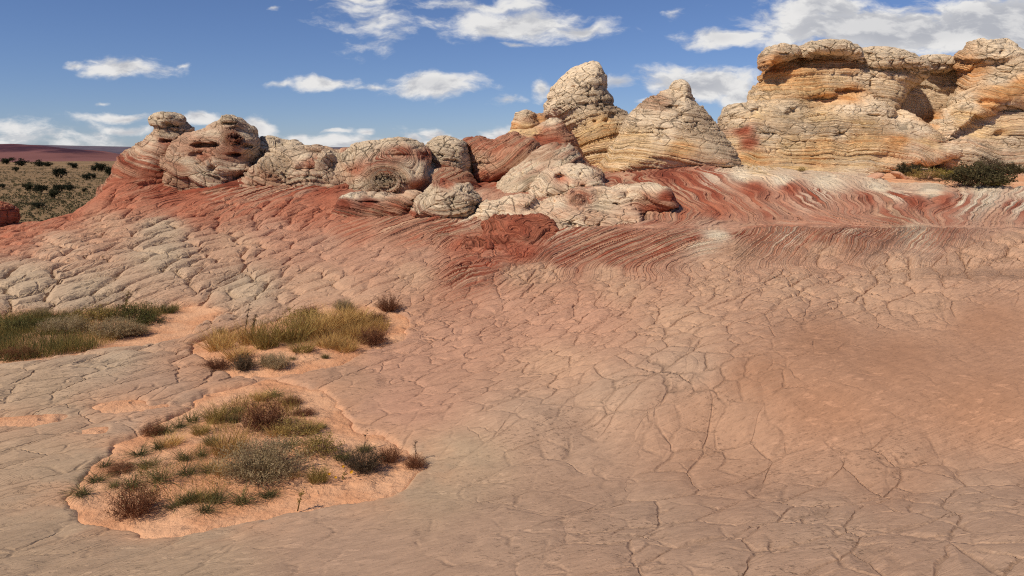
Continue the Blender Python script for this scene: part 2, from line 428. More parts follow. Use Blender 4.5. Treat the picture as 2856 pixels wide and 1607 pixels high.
# ------------------------------------------------------------------ the ground
CTRL = [(0, 1607, 5.2), (1428, 1607, 4.9), (2856, 1607, 4.2), (700, 1607, 5.1), (2150, 1607, 4.6), (0, 1300, 7.8), (150, 1400, 7.0), (1428, 1450, 6.3), (1300, 1330, 7.75), (2000, 1225, 9.0),
        (2700, 1270, 8.3), (2400, 1450, 6.0), (2800, 1400, 6.4), (400, 1480, 6.55), (700, 1270, 8.3), (1100, 1250, 8.6), (800, 1070, 11.1), (300, 1250, 8.5), (560, 1130, 10.2),
        (830, 930, 14.0), (860, 1000, 12.2), (560, 960, 13.4), (1100, 890, 15.0), (500, 860, 16.4), (100, 860, 16.3), (0, 960, 13.2), (250, 1010, 11.7), (0, 1130, 9.7), (350, 1060, 10.9),
        (600, 750, 20.0), (100, 750, 19.6), (600, 650, 25.0), (100, 680, 24.0), (600, 560, 30.0), (500, 525, 34.0), (800, 510, 34.5), (0, 615, 30.0), (145, 578, 31.0), (330, 490, 33.0),
        (2000, 1110, 9.5), (2000, 950, 11.2), (2000, 800, 14.5), (2500, 700, 17.6), (2500, 950, 11.4), (2500, 1120, 9.15), (2856, 650, 19.0), (2856, 900, 12.0), (2856, 1150, 8.8), (1500, 1290, 8.2), (1500, 1150, 9.2), (1750, 1130, 9.35),
        (1428, 1050, 11.2), (1428, 900, 14.5), (1300, 780, 18.0), (1650, 770, 17.4), (1650, 1200, 9.2), (2200, 735, 17.3), (2680, 655, 19.3),
        (1800, 720, 19.3), (1800, 642, 22.5), (2200, 690, 19.3), (2200, 640, 22.2), (2600, 640, 20.8), (2000, 605, 26.0), (2000, 550, 30.0), (2000, 500, 33.5), (1900, 478, 37.0),
        (2500, 600, 26.0), (2500, 540, 30.5), (2500, 515, 34.0), (2850, 590, 25.0), (2850, 540, 30.0), (2600, 495, 39.0), (2300, 482, 43.0), (2850, 495, 41.0),
        (950, 640, 25.5), (950, 560, 30.0), (1086, 545, 33.0), (1250, 610, 27.0), (1400, 700, 21.3), (1438, 545, 32.0), (1645, 640, 24.3), (1600, 560, 29.0), (1740, 500, 37.0),
        (1050, 700, 21.7), (110, 586, 31), (222, 578, 31.3), (250, 552, 31.8), (290, 522, 32.4)]
C3 = np.array([at(c[0], c[1], float(depth(c[2]))) for c in CTRL])
def tps_kernel(r2): return np.where(r2 > 1e-9, r2 * np.log(np.maximum(r2, 1e-9)), 0)
_N = len(C3)
_d2 = ((C3[:, None, :2] - C3[None, :, :2]) ** 2).sum(-1)
_A = np.zeros((_N + 3, _N + 3)); _A[:_N, :_N] = tps_kernel(_d2) + np.eye(_N) * .5
_A[:_N, _N] = 1; _A[:_N, _N + 1:] = C3[:, :2]; _A[_N:, :_N] = _A[:_N, _N:].T
_W = np.linalg.solve(_A, np.concatenate([C3[:, 2], np.zeros(3)]))
def ground_base(x, y):
    x = np.asarray(x, float); y = np.asarray(y, float)
    # extrapolation is held at the edge of the mapped area
    yc = np.clip(y, 3.6, 33.5); xc = np.clip(x, -0.76 * yc - 1, 0.76 * yc + 1)
    z = _W[_N] + _W[_N + 1] * xc + _W[_N + 2] * yc
    for k in range(_N):
        z = z + _W[k] * tps_kernel((xc - C3[k, 0]) ** 2 + (yc - C3[k, 1]) ** 2)
    start = 24.4 + 2.2 * sstep(x, -15.5, -13.5) + 24 * sstep(x, -13.0, -7)
    t = sstep(y, start - 1.5, start + 12)
    P = np.stack([x, y, x * 0], -1).reshape(-1, 3)
    pl = -4.6 + 1.1 * fbm(P, 1 / 60., 3, 5).reshape(x.shape) * sstep(y, 60, 160)
    return z * (1 - t) + pl * t

def hit(px, py):
    """where the sight line through (px, py) meets the ground"""
    a, dy, dz = pix_dir(px, py)
    Y = np.concatenate([np.arange(3.0, 60, .05), np.geomspace(60, 3000, 900)])
    z = CAMZ + dz / dy * Y
    g = ground_base(a / dy * Y, Y)
    i = int(np.argmax(z < g))
    y0, y1 = Y[max(i - 1, 0)], Y[i]
    e0, e1 = z[max(i - 1, 0)] - g[max(i - 1, 0)], z[i] - g[i]
    t = e0 / (e0 - e1) if e0 != e1 else 0
    y = y0 + (y1 - y0) * t
    x = float(a / dy * y)
    return np.array([x, y, float(ground_base(np.array([x]), np.array([y]))[0])])

def ground_poly(pts, it=2):
    return smooth_poly(np.array([hit(*p)[:2] for p in pts]), it)

NEAR_PATCH = ground_poly(S4((395, 1240), (430, 1200), (490, 1100), (500, 1050), (620, 980), (720, 900), (770, 885), (850, 830), (990, 770), (1110, 690), (1120, 665), (1250, 620), (1420, 590),
    (1430, 565), (1520, 550), (1600, 575), (1770, 595), (1830, 640), (1890, 690), (1910, 750), (1960, 800), (2020, 850), (2130, 880), (2230, 950), (2330, 1000), (2400, 1040), (2330, 1120), (2220, 1190),
    (2050, 1230), (1850, 1270), (1600, 1300), (1400, 1340), (1200, 1380), (1050, 1410), (870, 1425), (780, 1390), (650, 1370), (540, 1355), (450, 1320), (400, 1275)))
MID_PATCH = ground_poly(S4((1065, 360), (1110, 345), (1250, 300), (1500, 240), (1720, 180), (1900, 150), (2150, 150), (2230, 190), (2310, 225), (2270, 300), (2200, 360), (2050, 390), (1980, 450),
    (1850, 480), (1700, 510), (1580, 540), (1400, 540), (1230, 515), (1140, 450), (1080, 400)))
LEFT_PATCH = ground_poly(S4((-160, 180), (100, 205), (300, 190), (600, 170), (900, 150), (1100, 150), (1250, 165), (1180, 215), (1120, 270), (1060, 340), (900, 360), (700, 385), (500, 410), (300, 440),
    (100, 470), (-160, 490)))
FILMS = [ground_poly(S4((520, 715), (600, 690), (760, 675), (820, 690), (820, 725), (700, 750), (620, 740))), ground_poly(S4((-40, 790), (200, 770), (370, 760), (330, 790), (200, 810), (50, 830), (-40, 825))),
         ground_poly(S4((840, 715), (925, 702), (920, 718), (850, 728))), ground_poly(S4((515, 838), (580, 828), (560, 856), (525, 855)))]
SHELF = ground_poly([(2440, 495), (2520, 480), (2640, 478), (2760, 486), (2856, 490), (2960, 500), (2960, 520), (2800, 525), (2700, 520), (2600, 512), (2500, 508)])

def patch_sd(x, y):
    P = np.stack([x, y, x * 0], -1)
    j = .13 * fbm(P, 1.6, 3, 31) + .07 * fbm(P, 6, 4, 37)
    big = np.minimum(np.minimum(poly_sd(x, y, NEAR_PATCH), poly_sd(x, y, MID_PATCH)), poly_sd(x, y, LEFT_PATCH))
    thin = np.full(x.shape, 9.0)
    for p in FILMS: thin = np.minimum(thin, poly_sd(x, y, p) - .07)
    shelf = poly_sd(x, y, SHELF)
    return big + j, thin + j * .9, shelf + j * 3

GS = [  # photo px, photo px, rock, second rock, bedding, jointing
    (60, 800, 'grey', 'grey', .1, 1), (250, 830, 'grey', 'grey', .1, 1), (450, 720, 'grey', 'cream', .1, 1), (450, 645, 'grey', 'tan', .1, 1), (650, 680, 'tan', 'grey', .1, .9),
    (180, 690, 'tan', 'cream', .2, 1), (300, 625, 'tan', 'red', .2, 1), (100, 620, 'red', 'tan', .3, .9), (20, 650, 'red', 'tan', .2, 1), (350, 560, 'red', 'tan', .2, 1), (550, 590, 'red', 'tan', .15, 1),
    (800, 580, 'red', 'tan', .2, .9), (280, 520, 'red', 'dred', .3, .7), (180, 590, 'red', 'dred', .3, .9), (750, 640, 'pink', 'red', .2, .8), (900, 690, 'pink', 'tan', .15, .6), (900, 800, 'tan', 'grey', .1, .6),
    (1000, 860, 'tan', 'pink', .1, .6), (700, 800, 'grey', 'tan', .1, .8), (1050, 720, 'pink', 'tan', .15, .5), (1150, 770, 'tan', 'pink', .1, .6), (960, 600, 'red', 'tan', .2, .5), (880, 600, 'red', 'pink', .2, .7),
    (430, 500, 'dred', 'tan', .9, .2), (460, 535, 'dred', 'red', .8, .3), (600, 535, 'dred', 'tan', 1, .2), (540, 550, 'red', 'dred', .5, .5), (700, 530, 'dred', 'tan', 1, .2), (780, 520, 'dred', 'tan', 1, .2), (860, 515, 'dred', 'cream', 1, .2),
    (640, 565, 'red', 'tan', .4, .8), (920, 535, 'dred', 'red', .4, .3), (910, 560, 'red', 'dred', .4, .4), (360, 480, 'dred', 'tan', 1, .2), (330, 505, 'red', 'dred', .6, .4),
    (1020, 560, 'pink', 'dred', .5, .4), (1100, 545, 'pink', 'red', .4, .4), (1330, 515, 'ddred', 'dred', .5, .2), (1400, 505, 'dred', 'pink', .5, .2), (1370, 560, 'pink', 'tan', .3, .4), (1340, 545, 'pink', 'cream', .3, .4),
    (1290, 690, 'red', 'dred', .5, .5), (1400, 660, 'dred', 'red', .5, .4), (1450, 710, 'dred', 'red', .5, .4), (1350, 750, 'dred', 'pink', .6, .5), (1300, 770, 'dred', 'tan', 1, .3), (1440, 770, 'tan', 'pink', .2, .9), (1520, 760, 'tan', 'mauve', .2, .9),
    (1100, 640, 'tan', 'dred', 1, .2), (1200, 620, 'tan', 'dred', 1, .2), (1250, 650, 'tan', 'dred', 1, .2), (1160, 670, 'red', 'tan', .6, .3), (1180, 710, 'pink', 'tan', .2, .4), (1300, 610, 'cream', 'dred', .8, .3), (1000, 650, 'red', 'tan', .6, .2),
    (1470, 630, 'dred', 'tan', .8, .3), (1560, 640, 'dred', 'cream', .9, .2),
    (1560, 720, 'dred', 'pink', 1, .1), (1640, 690, 'dred', 'tan', 1, .1), (1750, 680, 'dred', 'tan', 1, .1), (1850, 690, 'dred', 'tan', 1, .1), (1720, 730, 'dred', 'mauve', 1, .1), (1930, 670, 'dred', 'tan', 1, .1), (2000, 655, 'white', 'cream', .8, .1), (1960, 690, 'cream', 'pink', .9, .1),
    (2060, 650, 'dred', 'tan', 1, .1), (2040, 700, 'mauve', 'tan', .7, .2), (2110, 665, 'red', 'tan', .9, .1), (2200, 670, 'red', 'cream', .9, .1), (2300, 670, 'red', 'tan', .9, .1), (2390, 660, 'dred', 'cream', .9, .1), (2450, 660, 'pink', 'red', .9, .1), (2550, 655, 'cream', 'red', .8, .1), (2640, 645, 'pink', 'red', .7, .2),
    (1700, 765, 'tan', 'mauve', .3, .4), (2000, 735, 'tan', 'pink', .2, .6), (2300, 712, 'tan', 'pink', .2, .8),
    (1800, 628, 'pink', 'dred', .7, .1), (2050, 632, 'pink', 'tan', .6, .1), (2300, 632, 'pink', 'dred', .6, .1), (2500, 622, 'mauve', 'dred', .8, .1), (2640, 628, 'pink', 'dred', .6, .1),
    (1790, 590, 'tan', 'dred', 1, .1), (1880, 590, 'red', 'tan', 1, .1), (2000, 585, 'red', 'dred', .9, .1), (2150, 590, 'pink', 'dred', 1, .1), (2080, 570, 'red', 'pink', .9, .1), (1980, 540, 'dred', 'pink', .9, .1), (1880, 530, 'dred', 'tan', 1, .1), (1860, 500, 'ddred', 'dred', 1, .1), (1780, 520, 'dred', 'tan', 1, .1), (1980, 500, 'dred', 'white', .8, .1), (1930, 500, 'dred', 'red', 1, .1),
    (2100, 535, 'dred', 'red', .9, .1), (2200, 530, 'dred', 'red', .9, .1), (2260, 550, 'dred', 'white', 1, .1), (2400, 560, 'dred', 'pink', 1, .1), (2500, 555, 'dred', 'white', 1, .1), (2560, 570, 'dred', 'red', 1, .1), (2640, 565, 'dred', 'red', 1, .1), (2700, 570, 'white', 'dred', 1, .1), (2760, 560, 'white', 'pink', 1, .1), (2830, 575, 'dred', 'white', 1, .1), (2930, 580, 'dred', 'white', 1, .1),
    (2600, 532, 'white', 'cream', .9, .1), (2750, 530, 'white', 'cream', .9, .1), (2450, 523, 'white', 'cream', .7, .1), (2300, 505, 'white', 'cream', .6, .2), (2180, 505, 'white', 'cream', .6, .1), (2060, 490, 'white', 'cream', .8, .2), (2850, 530, 'white', 'pink', .8, .1),
    (2350, 600, 'pink', 'red', .7, .1), (2600, 605, 'pink', 'red', .7, .1), (2780, 612, 'pink', 'tan', .6, .2), (2480, 595, 'tan', 'dred', .9, .1),
    (2500, 500, 'tan', 'cream', .4, .2), (2650, 500, 'tan', 'red', .4, .2), (2800, 505, 'red', 'tan', .5, .2), (2300, 480, 'cream', 'tan', .8, .2), (2100, 478, 'gold', 'cream', 1, .1), (2450, 470, 'cream', 'tan', .8, .1),
    (2500, 750, 'tan', 'cream', .1, 1), (2700, 720, 'tan', 'pink', .1, 1), (2830, 690, 'tan', 'pink', .1, 1), (2200, 800, 'tan', 'grey', .1, 1), (2400, 820, 'tan', 'grey', .1, 1), (2560, 840, 'tan', 'brown', .1, .8), (2000, 800, 'tan', 'pink', .1, .9), (1750, 810, 'tan', 'pink', .1, .8),
    (1650, 880, 'pink', 'tan', .1, .8), (1500, 900, 'pink', 'tan', .1, .6), (1400, 850, 'pink', 'tan', .1, .6), (1900, 900, 'tan', 'grey', .1, .9), (1900, 1020, 'fore', 'foreL', .1, .9), (1700, 1100, 'fore', 'grey', .1, .8), (1500, 1150, 'fore', 'grey', .1, .6), (1560, 1020, 'tan', 'pink', .1, .7),
    (2300, 950, 'brown', 'brown', .1, .35), (2500, 1000, 'brown', 'brown', .1, .12), (2750, 900, 'brown', 'pink', .1, .15), (2750, 1100, 'brown', 'brown', .1, .12), (2300, 1130, 'brown', 'brown', .1, .15), (2120, 1050, 'brown', 'fore', .1, .7), (2000, 1170, 'mauve', 'fore', .1, .7),
    (1600, 1260, 'fore', 'mauve', .1, .6), (2000, 1290, 'mauve', 'fore', .1, .7), (2500, 1320, 'mauve', 'fore', .1, .8), (2700, 1420, 'fore', 'fore', .1, .8), (2300, 1470, 'fore', 'foreL', .1, .8), (1800, 1450, 'fore', 'foreL', .1, .7), (1400, 1500, 'fore', 'foreL', .1, .4), (1000, 1560, 'fore', 'foreL', .1, .3), (500, 1570, 'foreL', 'fore', .1, .4), (100, 1500, 'foreL', 'fore', .1, .5), (2820, 1580, 'fore', 'foreL', .1, .9), (2000, 1580, 'fore', 'mauve', .1, .8),
    (100, 1080, 'foreL', 'fore', .1, .8), (300, 1000, 'grey', 'tan', .1, .9), (560, 1030, 'mauve', 'tan', .1, .8), (450, 1100, 'fore', 'mauve', .1, .7), (150, 1300, 'foreL', 'fore', .1, .7), (1300, 1270, 'foreL', 'grey', .1, .4), (1150, 1130, 'pink', 'tan', .1, .5), (1120, 1000, 'pink', 'tan', .1, .6), (1250, 950, 'pink', 'tan', .1, .6), (1200, 1360, 'foreL', 'fore', .1, .3), (950, 1060, 'mauve', 'fore', .1, .6), (30, 960, 'grey', 'tan', .1, .8),
]

def build_ground():
    ang = np.radians(np.concatenate([np.linspace(-62, -39, 40)[:-1], np.linspace(-39, 39, 830), np.linspace(39, 62, 40)[1:]]))
    brk = np.array([(2.2, .03), (3, .02), (10, .05), (16, .07), (34, .075), (45, .2), (60, .35), (90, .8), (300, 6), (9000, 350)])
    rs = [2.2]
    while rs[-1] < 9500: rs.append(rs[-1] + np.interp(rs[-1], brk[:, 0], brk[:, 1]))
    rs = np.array(rs)
    R, A = np.meshgrid(rs, ang, indexing='ij')
    x = (R * np.sin(A)).ravel(); y = (R * np.cos(A)).ravel()
    nr, na = R.shape
    z0 = ground_base(x, y)
    P0 = np.stack([x, y, z0], -1)
    big, thin, shelf = patch_sd(x, y)
    Q = survey(P0)
    Qw = Q + np.stack([22 * fbm(P0, .35, 4, 41), 12 * fbm(P0, .5, 4, 43)], -1)
    near = y < 62
    pt = np.zeros((len(x), 8), np.float32)
    pt[near] = paint(Qw[near], GS, 3.2)
    geo, geo2, lay, crk = pt[:, 0:3], pt[:, 3:6], pt[:, 6].copy(), pt[:, 7].copy()
    start = 24.4 + 2.2 * sstep(x, -15.5, -13.5) + 24 * sstep(x, -13.0, -7)
    far = sstep(y, start + 2, start + 12)
    pn = fbm(P0 * [1, .5, 1], 1 / 9., 4, 51)
    pc = lin(CK['plain'])[None] * (1 + .22 * pn)[:, None] + (lin((166, 128, 90)) - lin(CK['plain']))[None] * sstep(fbm(P0, 1 / 40., 3, 57), .1, .5)[:, None] * .5
    geo = geo * (1 - far)[:, None] + pc * far[:, None]
    geo2 = geo2 * (1 - far)[:, None] + pc * far[:, None]
    lay *= 1 - far; crk *= 1 - far
    # bedding coordinate: long diagonal sets, wrapped round the bowl and the striped slab
    u, v = Q[:, 0], Q[:, 1]
    wv = fbm(P0, .45, 3, 61)
    bed = (v + .36 * (u - 1500)) / 38.0 + .35 * wv
    bed = bed + 2.2 * fbm(P0, .7, 3, 63) * np.exp(-((u - 1370) / 120) ** 2 - ((v - 700) / 60) ** 2)
    vj = v + 9 * fbm(P0, .45, 4, 65)
    # slab with diagonal sets
    slab = sstep(vj, 634, 640) * (1 - sstep(v, 740, 790)) * sstep(u, 1480, 1560)
    curl = .42 + .0011 * np.clip(u - 2050, 0, 700)
    us = np.minimum(u, 1950) + np.maximum(u - 1950, 0) * .5
    bslab = (v + (us - 1500) * curl + 46 * fbm(P0, .5, 3, 67) * sstep(u, 1950, 2200)) / 37.0
    bed = bed * (1 - slab) + bslab * slab
    # bowl: sets sweep round in arcs
    bowl = (1 - sstep(vj, 632, 637)) * sstep(u, 1700, 1760) * sstep(v, 470, 490)
    wb = 60 * fbm(P0, .30, 3, 71) + 22 * fbm(P0, .9, 3, 73)
    dv = v - 598
    up = np.minimum(dv, 0); dn = np.maximum(dv, 0)
    tr = sstep(u, 1980, 2330)
    bend = .95 * up - .0035 * up * up + (-.05 * dn * dn) * (1 - tr) + (.9 * dn + 1400 / np.maximum(44 - dn, 8) - 32) * tr
    right = sstep(u, 2480, 2680)
    bend = bend * (1 - right) + (-.75 * dv) * right
    bb = 14 + (u - 1740 - bend + wb) / 150.0
    bed = bed * (1 - bowl) + bb * bowl
    # heights
    z = z0 + .05 * fbm(P0, .55, 4, 81) * (1 - far) * sstep(y, 4, 9) + .12 * fbm(P0, .22, 3, 83) * sstep(y, 12, 18) * (1 - far)
    rough = sstep(lay, .35, .8) * (1 - far)
    led = n1(bed * 2.2, 91) * .7 + n1(bed * 5.1, 93) * .45
    z += rough * led * (.022 + .05 * (1 - slab) * (1 - bowl) + .03 * bowl) * sstep(y, 14, 18)
    # edge of the flat terrace that cuts the striped slab from the bowl
    z += .015 * np.exp(-((vj - 634) / 3.0) ** 2) * sstep(u, 1700, 1760) * (1 - sstep(u, 2600, 2700)) * (y < 30)
    # trough between near slab and far slope, sharp at its foot
    sandy = 1 - sstep(big, -.10, .10); sh = 1 - sstep(shelf, -.3, .4); tf = 1 - sstep(thin, -.05, .06)
    z = z * (1 - sandy) + (z0 - .10) * sandy
    z = z * (1 - tf) + (z0 - .03) * tf
    z = z * (1 - sh) + (z0 - .18) * sh
    dust = np.exp(-np.clip(np.minimum(big, thin + .1), 0, 9) / .30) * sstep(fbm(P0, 2.2, 4, 107), -.35, .35) * .7 * (y < 30)
    sc_ = lin((206, 152, 112))[None]
    geo = geo * (1 - dust[:, None]) + sc_ * dust[:, None]; geo2 = geo2 * (1 - dust[:, None]) + sc_ * dust[:, None]
    crk *= (1 - sandy) * (1 - sh)
    seam = np.exp(-((vj - 635) / 5.0) ** 2) * sstep(u, 1480, 1560)
    lay *= 1 - seam
    fine = sstep(u, 950, 1250) * (1 - .7 * sstep(u, 2050, 2350)) * sstep(y, 8.6, 10.5) + .35 * (1 - sstep(y, 9.5, 11.5))
    amp = np.where(y < 60, .56 + 1.04 * sstep(y, 9, 19), .3)
    ca, sa = .79, .61
    wx = .30 * fbm(P0, .5, 3, 101); wy = .30 * fbm(P0, .5, 3, 103)
    xr = x * ca - y * sa; yr = x * sa + y * ca
    cu = np.stack([xr / .54 + wx, yr / 1.05 + wy, 0 * z0], -1)
    V = np.stack([x, y, z], -1)
    idx = np.arange(nr * na).reshape(nr, na)
    F = np.stack([idx[:-1, :-1], idx[:-1, 1:], idx[1:, 1:], idx[1:, :-1]], -1).reshape(-1, 4)
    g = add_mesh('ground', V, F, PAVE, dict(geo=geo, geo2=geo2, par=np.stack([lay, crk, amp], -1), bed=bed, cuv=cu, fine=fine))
    tag(g, kind='structure')
    # sand sheets that fill the hollows
    def sheet(name, sd, margin, rise, mound, seed):
        keepv = (sd < margin) & (y < 62)
        fk = keepv[F].any(1)
        ids = np.unique(F[fk]); remap = np.full(len(x), -1); remap[ids] = np.arange(len(ids))
        zz = z0[ids] + rise + mound * sstep(-sd[ids], 0, 1.2) * (.6 + .8 * fbm(P0[ids], .8, 3, seed)) - .05 * sstep(sd[ids], -.04, .12) + .012 * fbm(P0[ids], 3, 3, seed + 3)
        o = add_mesh(name, np.stack([x[ids], y[ids], zz], -1), remap[F[fk]], SAND)
        tag(o, kind='structure')
    sheet('sand', big, .14, -.005, .10, 201)
    sheet('sand_film', thin, .08, .002, .0, 205)
    sheet('sand_shelf', shelf, .5, .0, .08, 209)
build_ground()

# ------------------------------------------------------------------ rock bodies
def surface_net(F, org, h):
    s = F < 0
    nx, ny, nz = F.shape
    c = np.zeros((nx - 1, ny - 1, nz - 1), np.int8)
    for a in (0, 1):
        for b in (0, 1):
            for d in (0, 1): c += s[a:nx - 1 + a, b:ny - 1 + b, d:nz - 1 + d]
    act = (c > 0) & (c < 8)
    I, J, K = np.nonzero(act)
    idx = np.full(act.shape, -1, np.int32); idx[I, J, K] = np.arange(len(I))
    pos = np.zeros((len(I), 3)); n = np.zeros(len(I))
    corners = [(a, b, d) for a in (0, 1) for b in (0, 1) for d in (0, 1)]
    for p in corners:
        for q in corners:
            if sum(abs(p[k] - q[k]) for k in range(3)) == 1 and p < q:
                fa = F[I + p[0], J + p[1], K + p[2]]; fb = F[I + q[0], J + q[1], K + q[2]]
                m = (fa < 0) != (fb < 0)
                t = np.where(m, fa / np.where(m, fa - fb, 1), 0)
                for k in range(3): pos[:, k] += np.where(m, p[k] + t * (q[k] - p[k]), 0)
                n += m
    V = (np.stack([I, J, K], -1) + pos / n[:, None]) * h + org
    faces = []
    def quads(sa, sb, c4):
        flip = sa & ~sb; ok = sa != sb
        f = np.stack([cc[ok] for cc in c4], -1); fl = flip[ok]
        f[~fl] = f[~fl][:, ::-1]
        faces.append(f[(f >= 0).all(1)])
    quads(s[:-1, 1:-1, 1:-1], s[1:, 1:-1, 1:-1], (idx[:, :-1, :-1], idx[:, 1:, :-1], idx[:, 1:, 1:], idx[:, :-1, 1:]))
    quads(s[1:-1, :-1, 1:-1], s[1:-1, 1:, 1:-1], (idx[:-1, :, :-1], idx[:-1, :, 1:], idx[1:, :, 1:], idx[1:, :, :-1]))
    quads(s[1:-1, 1:-1, :-1], s[1:-1, 1:-1, 1:], (idx[:-1, :-1, :], idx[1:, :-1, :], idx[1:, 1:, :], idx[:-1, 1:, :]))
    return V, np.concatenate(faces)

def vnormals(V, F):
    a = np.cross(V[F[:, 2]] - V[F[:, 0]], V[F[:, 3]] - V[F[:, 1]])
    N = np.zeros_like(V)
    for k in range(4):
        for d in range(3): N[:, d] += np.bincount(F[:, k], a[:, d], len(V))
    return N / np.maximum(np.linalg.norm(N, axis=1, keepdims=True), 1e-9)

def smin(a, b, k):
    h = np.clip(.5 + .5 * (b - a) / k, 0, 1)
    return b + (a - b) * h - k * h * (1 - h)

def rock(name, lobes, samples, label=None, cat='rock', k=.28, vox=None, lump=(.16, .6), bedp=(1.0, .10, .35, .35), swirls=(), dents=(), parent=None, cell=(.62, .62, .36),
         amp=2.0, ledge=.10, group=None, seed=1, sharp=False):
    """lobes: (outline in photo px, distance, half depth m, rounding 0..1, lean, flare). Every outline is a solid of its own depth; they are merged into one body."""
    prep = []
    lo = np.full(3, 1e9); hi = -lo
    for L in lobes:
        Y = float(depth(L[1])); sc = Y / L[1]; poly, T = L[0], L[2] * sc
        rnd = L[3] if len(L) > 3 else 1.0
        lean = L[4] if len(L) > 4 else 0.0
        flare = L[5] if len(L) > 5 else 0.0
        pw = at(np.array([p[0] for p in poly]), np.array([p[1] for p in poly]), Y)
        pxz = smooth_poly(pw[:, [0, 2]], 1)
        zt, zb = pxz[:, 1].max(), pxz[:, 1].min()
        Tm = T * (1 + flare) + abs(lean) * (zt - zb)
        lo = np.minimum(lo, [pxz[:, 0].min(), Y - Tm, zb]); hi = np.maximum(hi, [pxz[:, 0].max(), Y + Tm, zt])
        prep.append((pxz, Y, T, rnd, lean, flare, zt, zb))
    Y0 = float(np.mean([p[1] for p in prep]))
    h = (vox * sc if vox else max(.024, Y0 / 759.0 * 1.05)); k = k * sc
    lo = lo - 4 * h; hi = hi + 4 * h
    n = np.ceil((hi - lo) / h).astype(int)
    gx, gy, gz = (lo[i] + np.arange(n[i]) * h for i in range(3))
    X2, Z2 = np.meshgrid(gx, gz, indexing='ij')
    Fd = None
    for (pxz, Y, T, rnd, lean, flare, zt, zb) in prep:
        d2 = poly_sd(X2, Z2, pxz)
        R = max(-d2.min() * rnd, 2 * h)
        q = np.where(d2 < 0, np.maximum(d2 + R, 0) / R, 1 + d2 / R)
        yc = Y + lean * (gz - zb)
        Tz = T * (1 + flare * np.clip((zt - gz) / (zt - zb), 0, 1) ** 1.3)
        vv = (gy[None, :, None] - yc[None, None, :]) / Tz[None, None, :]
        f = (np.sqrt(q[:, None, :].astype(np.float32) ** 2 + vv.astype(np.float32) ** 2) - 1) * min(R, T)
        Fd = f if Fd is None else smin(Fd, f, k)
    V, F = surface_net(Fd, lo, h)
    del Fd
    N = vnormals(V, F)
    la, lf = lump[0] * .7, lump[1]; amp = amp * .7
    cell = tuple(c * 1.25 for c in cell)
    V0 = V; V = V / sc
    disp = la * fbm(V, lf, 3, seed * 11 + 1) + la * .22 * fbm(V, lf * 3.1, 3, seed * 11 + 5)
    tilt, warp, wf, pxw = bedp
    bed = tilt * V[:, 2] + pxw * (V[:, 0] - V[:, 0].mean()) * .5 + warp * 8 * fbm(V, wf, 3, seed * 11 + 7)
    Q = survey(V0)
    for (sx, sy, sr, sk) in swirls:
        r = np.sqrt((Q[:, 0] - sx) ** 2 + (1.35 * (Q[:, 1] - sy)) ** 2)
        w = np.exp(-(r / sr) ** 2)
        bed = bed * (1 - w) + (r / sk) * w
    pt = paint(Q + np.stack([10 * fbm(V, .8, 3, seed + 301), 6 * fbm(V, .8, 3, seed + 307)], -1), samples)
    if Q[:, 0].mean() < 1560 and Y0 < 30.5: pt[:, :6] *= .84     # the left ridge colours are scaled darker
    led = sstep(n1(bed * 2.6, seed + 21), -.15, .12) * 1.3 - .65 + n1(bed * 6.5, seed + 23) * .35
    disp = disp + 1.35 * ledge * led * (.35 + .65 * pt[:, 6])
    # grooves of erosion that follow the joints
    gr = np.abs(fbm(V * [1, 1, 1.5], 1.1, 3, seed + 31))
    disp = disp - .16 * (1 - sstep(gr, 0, .05)) * np.clip(pt[:, 7], 0, 1)
    Vs = V; V = V0 + N * disp[:, None] * sc
    facing = np.clip(-N[:, 1] * 2 + .3, 0, 1)
    for (dx, dy, rx, ry, dep) in dents:
        qx = (Q[:, 0] - dx) / rx; qy = (Q[:, 1] - dy) / ry
        r = np.sqrt(qx * qx + qy * qy) + .45 * fbm(Vs, 1.6, 3, seed + 41)
        V[:, 1] += (.95 if sharp else .6) * dep * sc * (1 - sstep(r, .6 if sharp else .2, 1.05 if sharp else 1.15)) * facing
    base = np.array([V[:, 0].mean(), V[:, 1].mean(), V[:, 2].min()])
    amp = amp * sc
    cu = np.stack([Vs[:, 0] / cell[0], Vs[:, 1] / cell[1], (Vs[:, 2] + .07 * Vs[:, 0]) / cell[2]], -1) + .35 * np.stack([fbm(Vs, .5, 2, seed + 51), fbm(Vs, .5, 2, seed + 53), fbm(Vs, .5, 2, seed + 55)], -1)
    par = np.stack([pt[:, 6], pt[:, 7] * .95, np.full(len(V), amp)], -1)
    loc = tuple(base) if parent is None else tuple(parent.location)
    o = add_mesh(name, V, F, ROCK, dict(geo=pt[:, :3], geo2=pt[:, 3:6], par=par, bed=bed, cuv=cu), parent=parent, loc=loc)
    if parent is None: tag(o, label, cat, group)
    return o

G_BUTTE = None
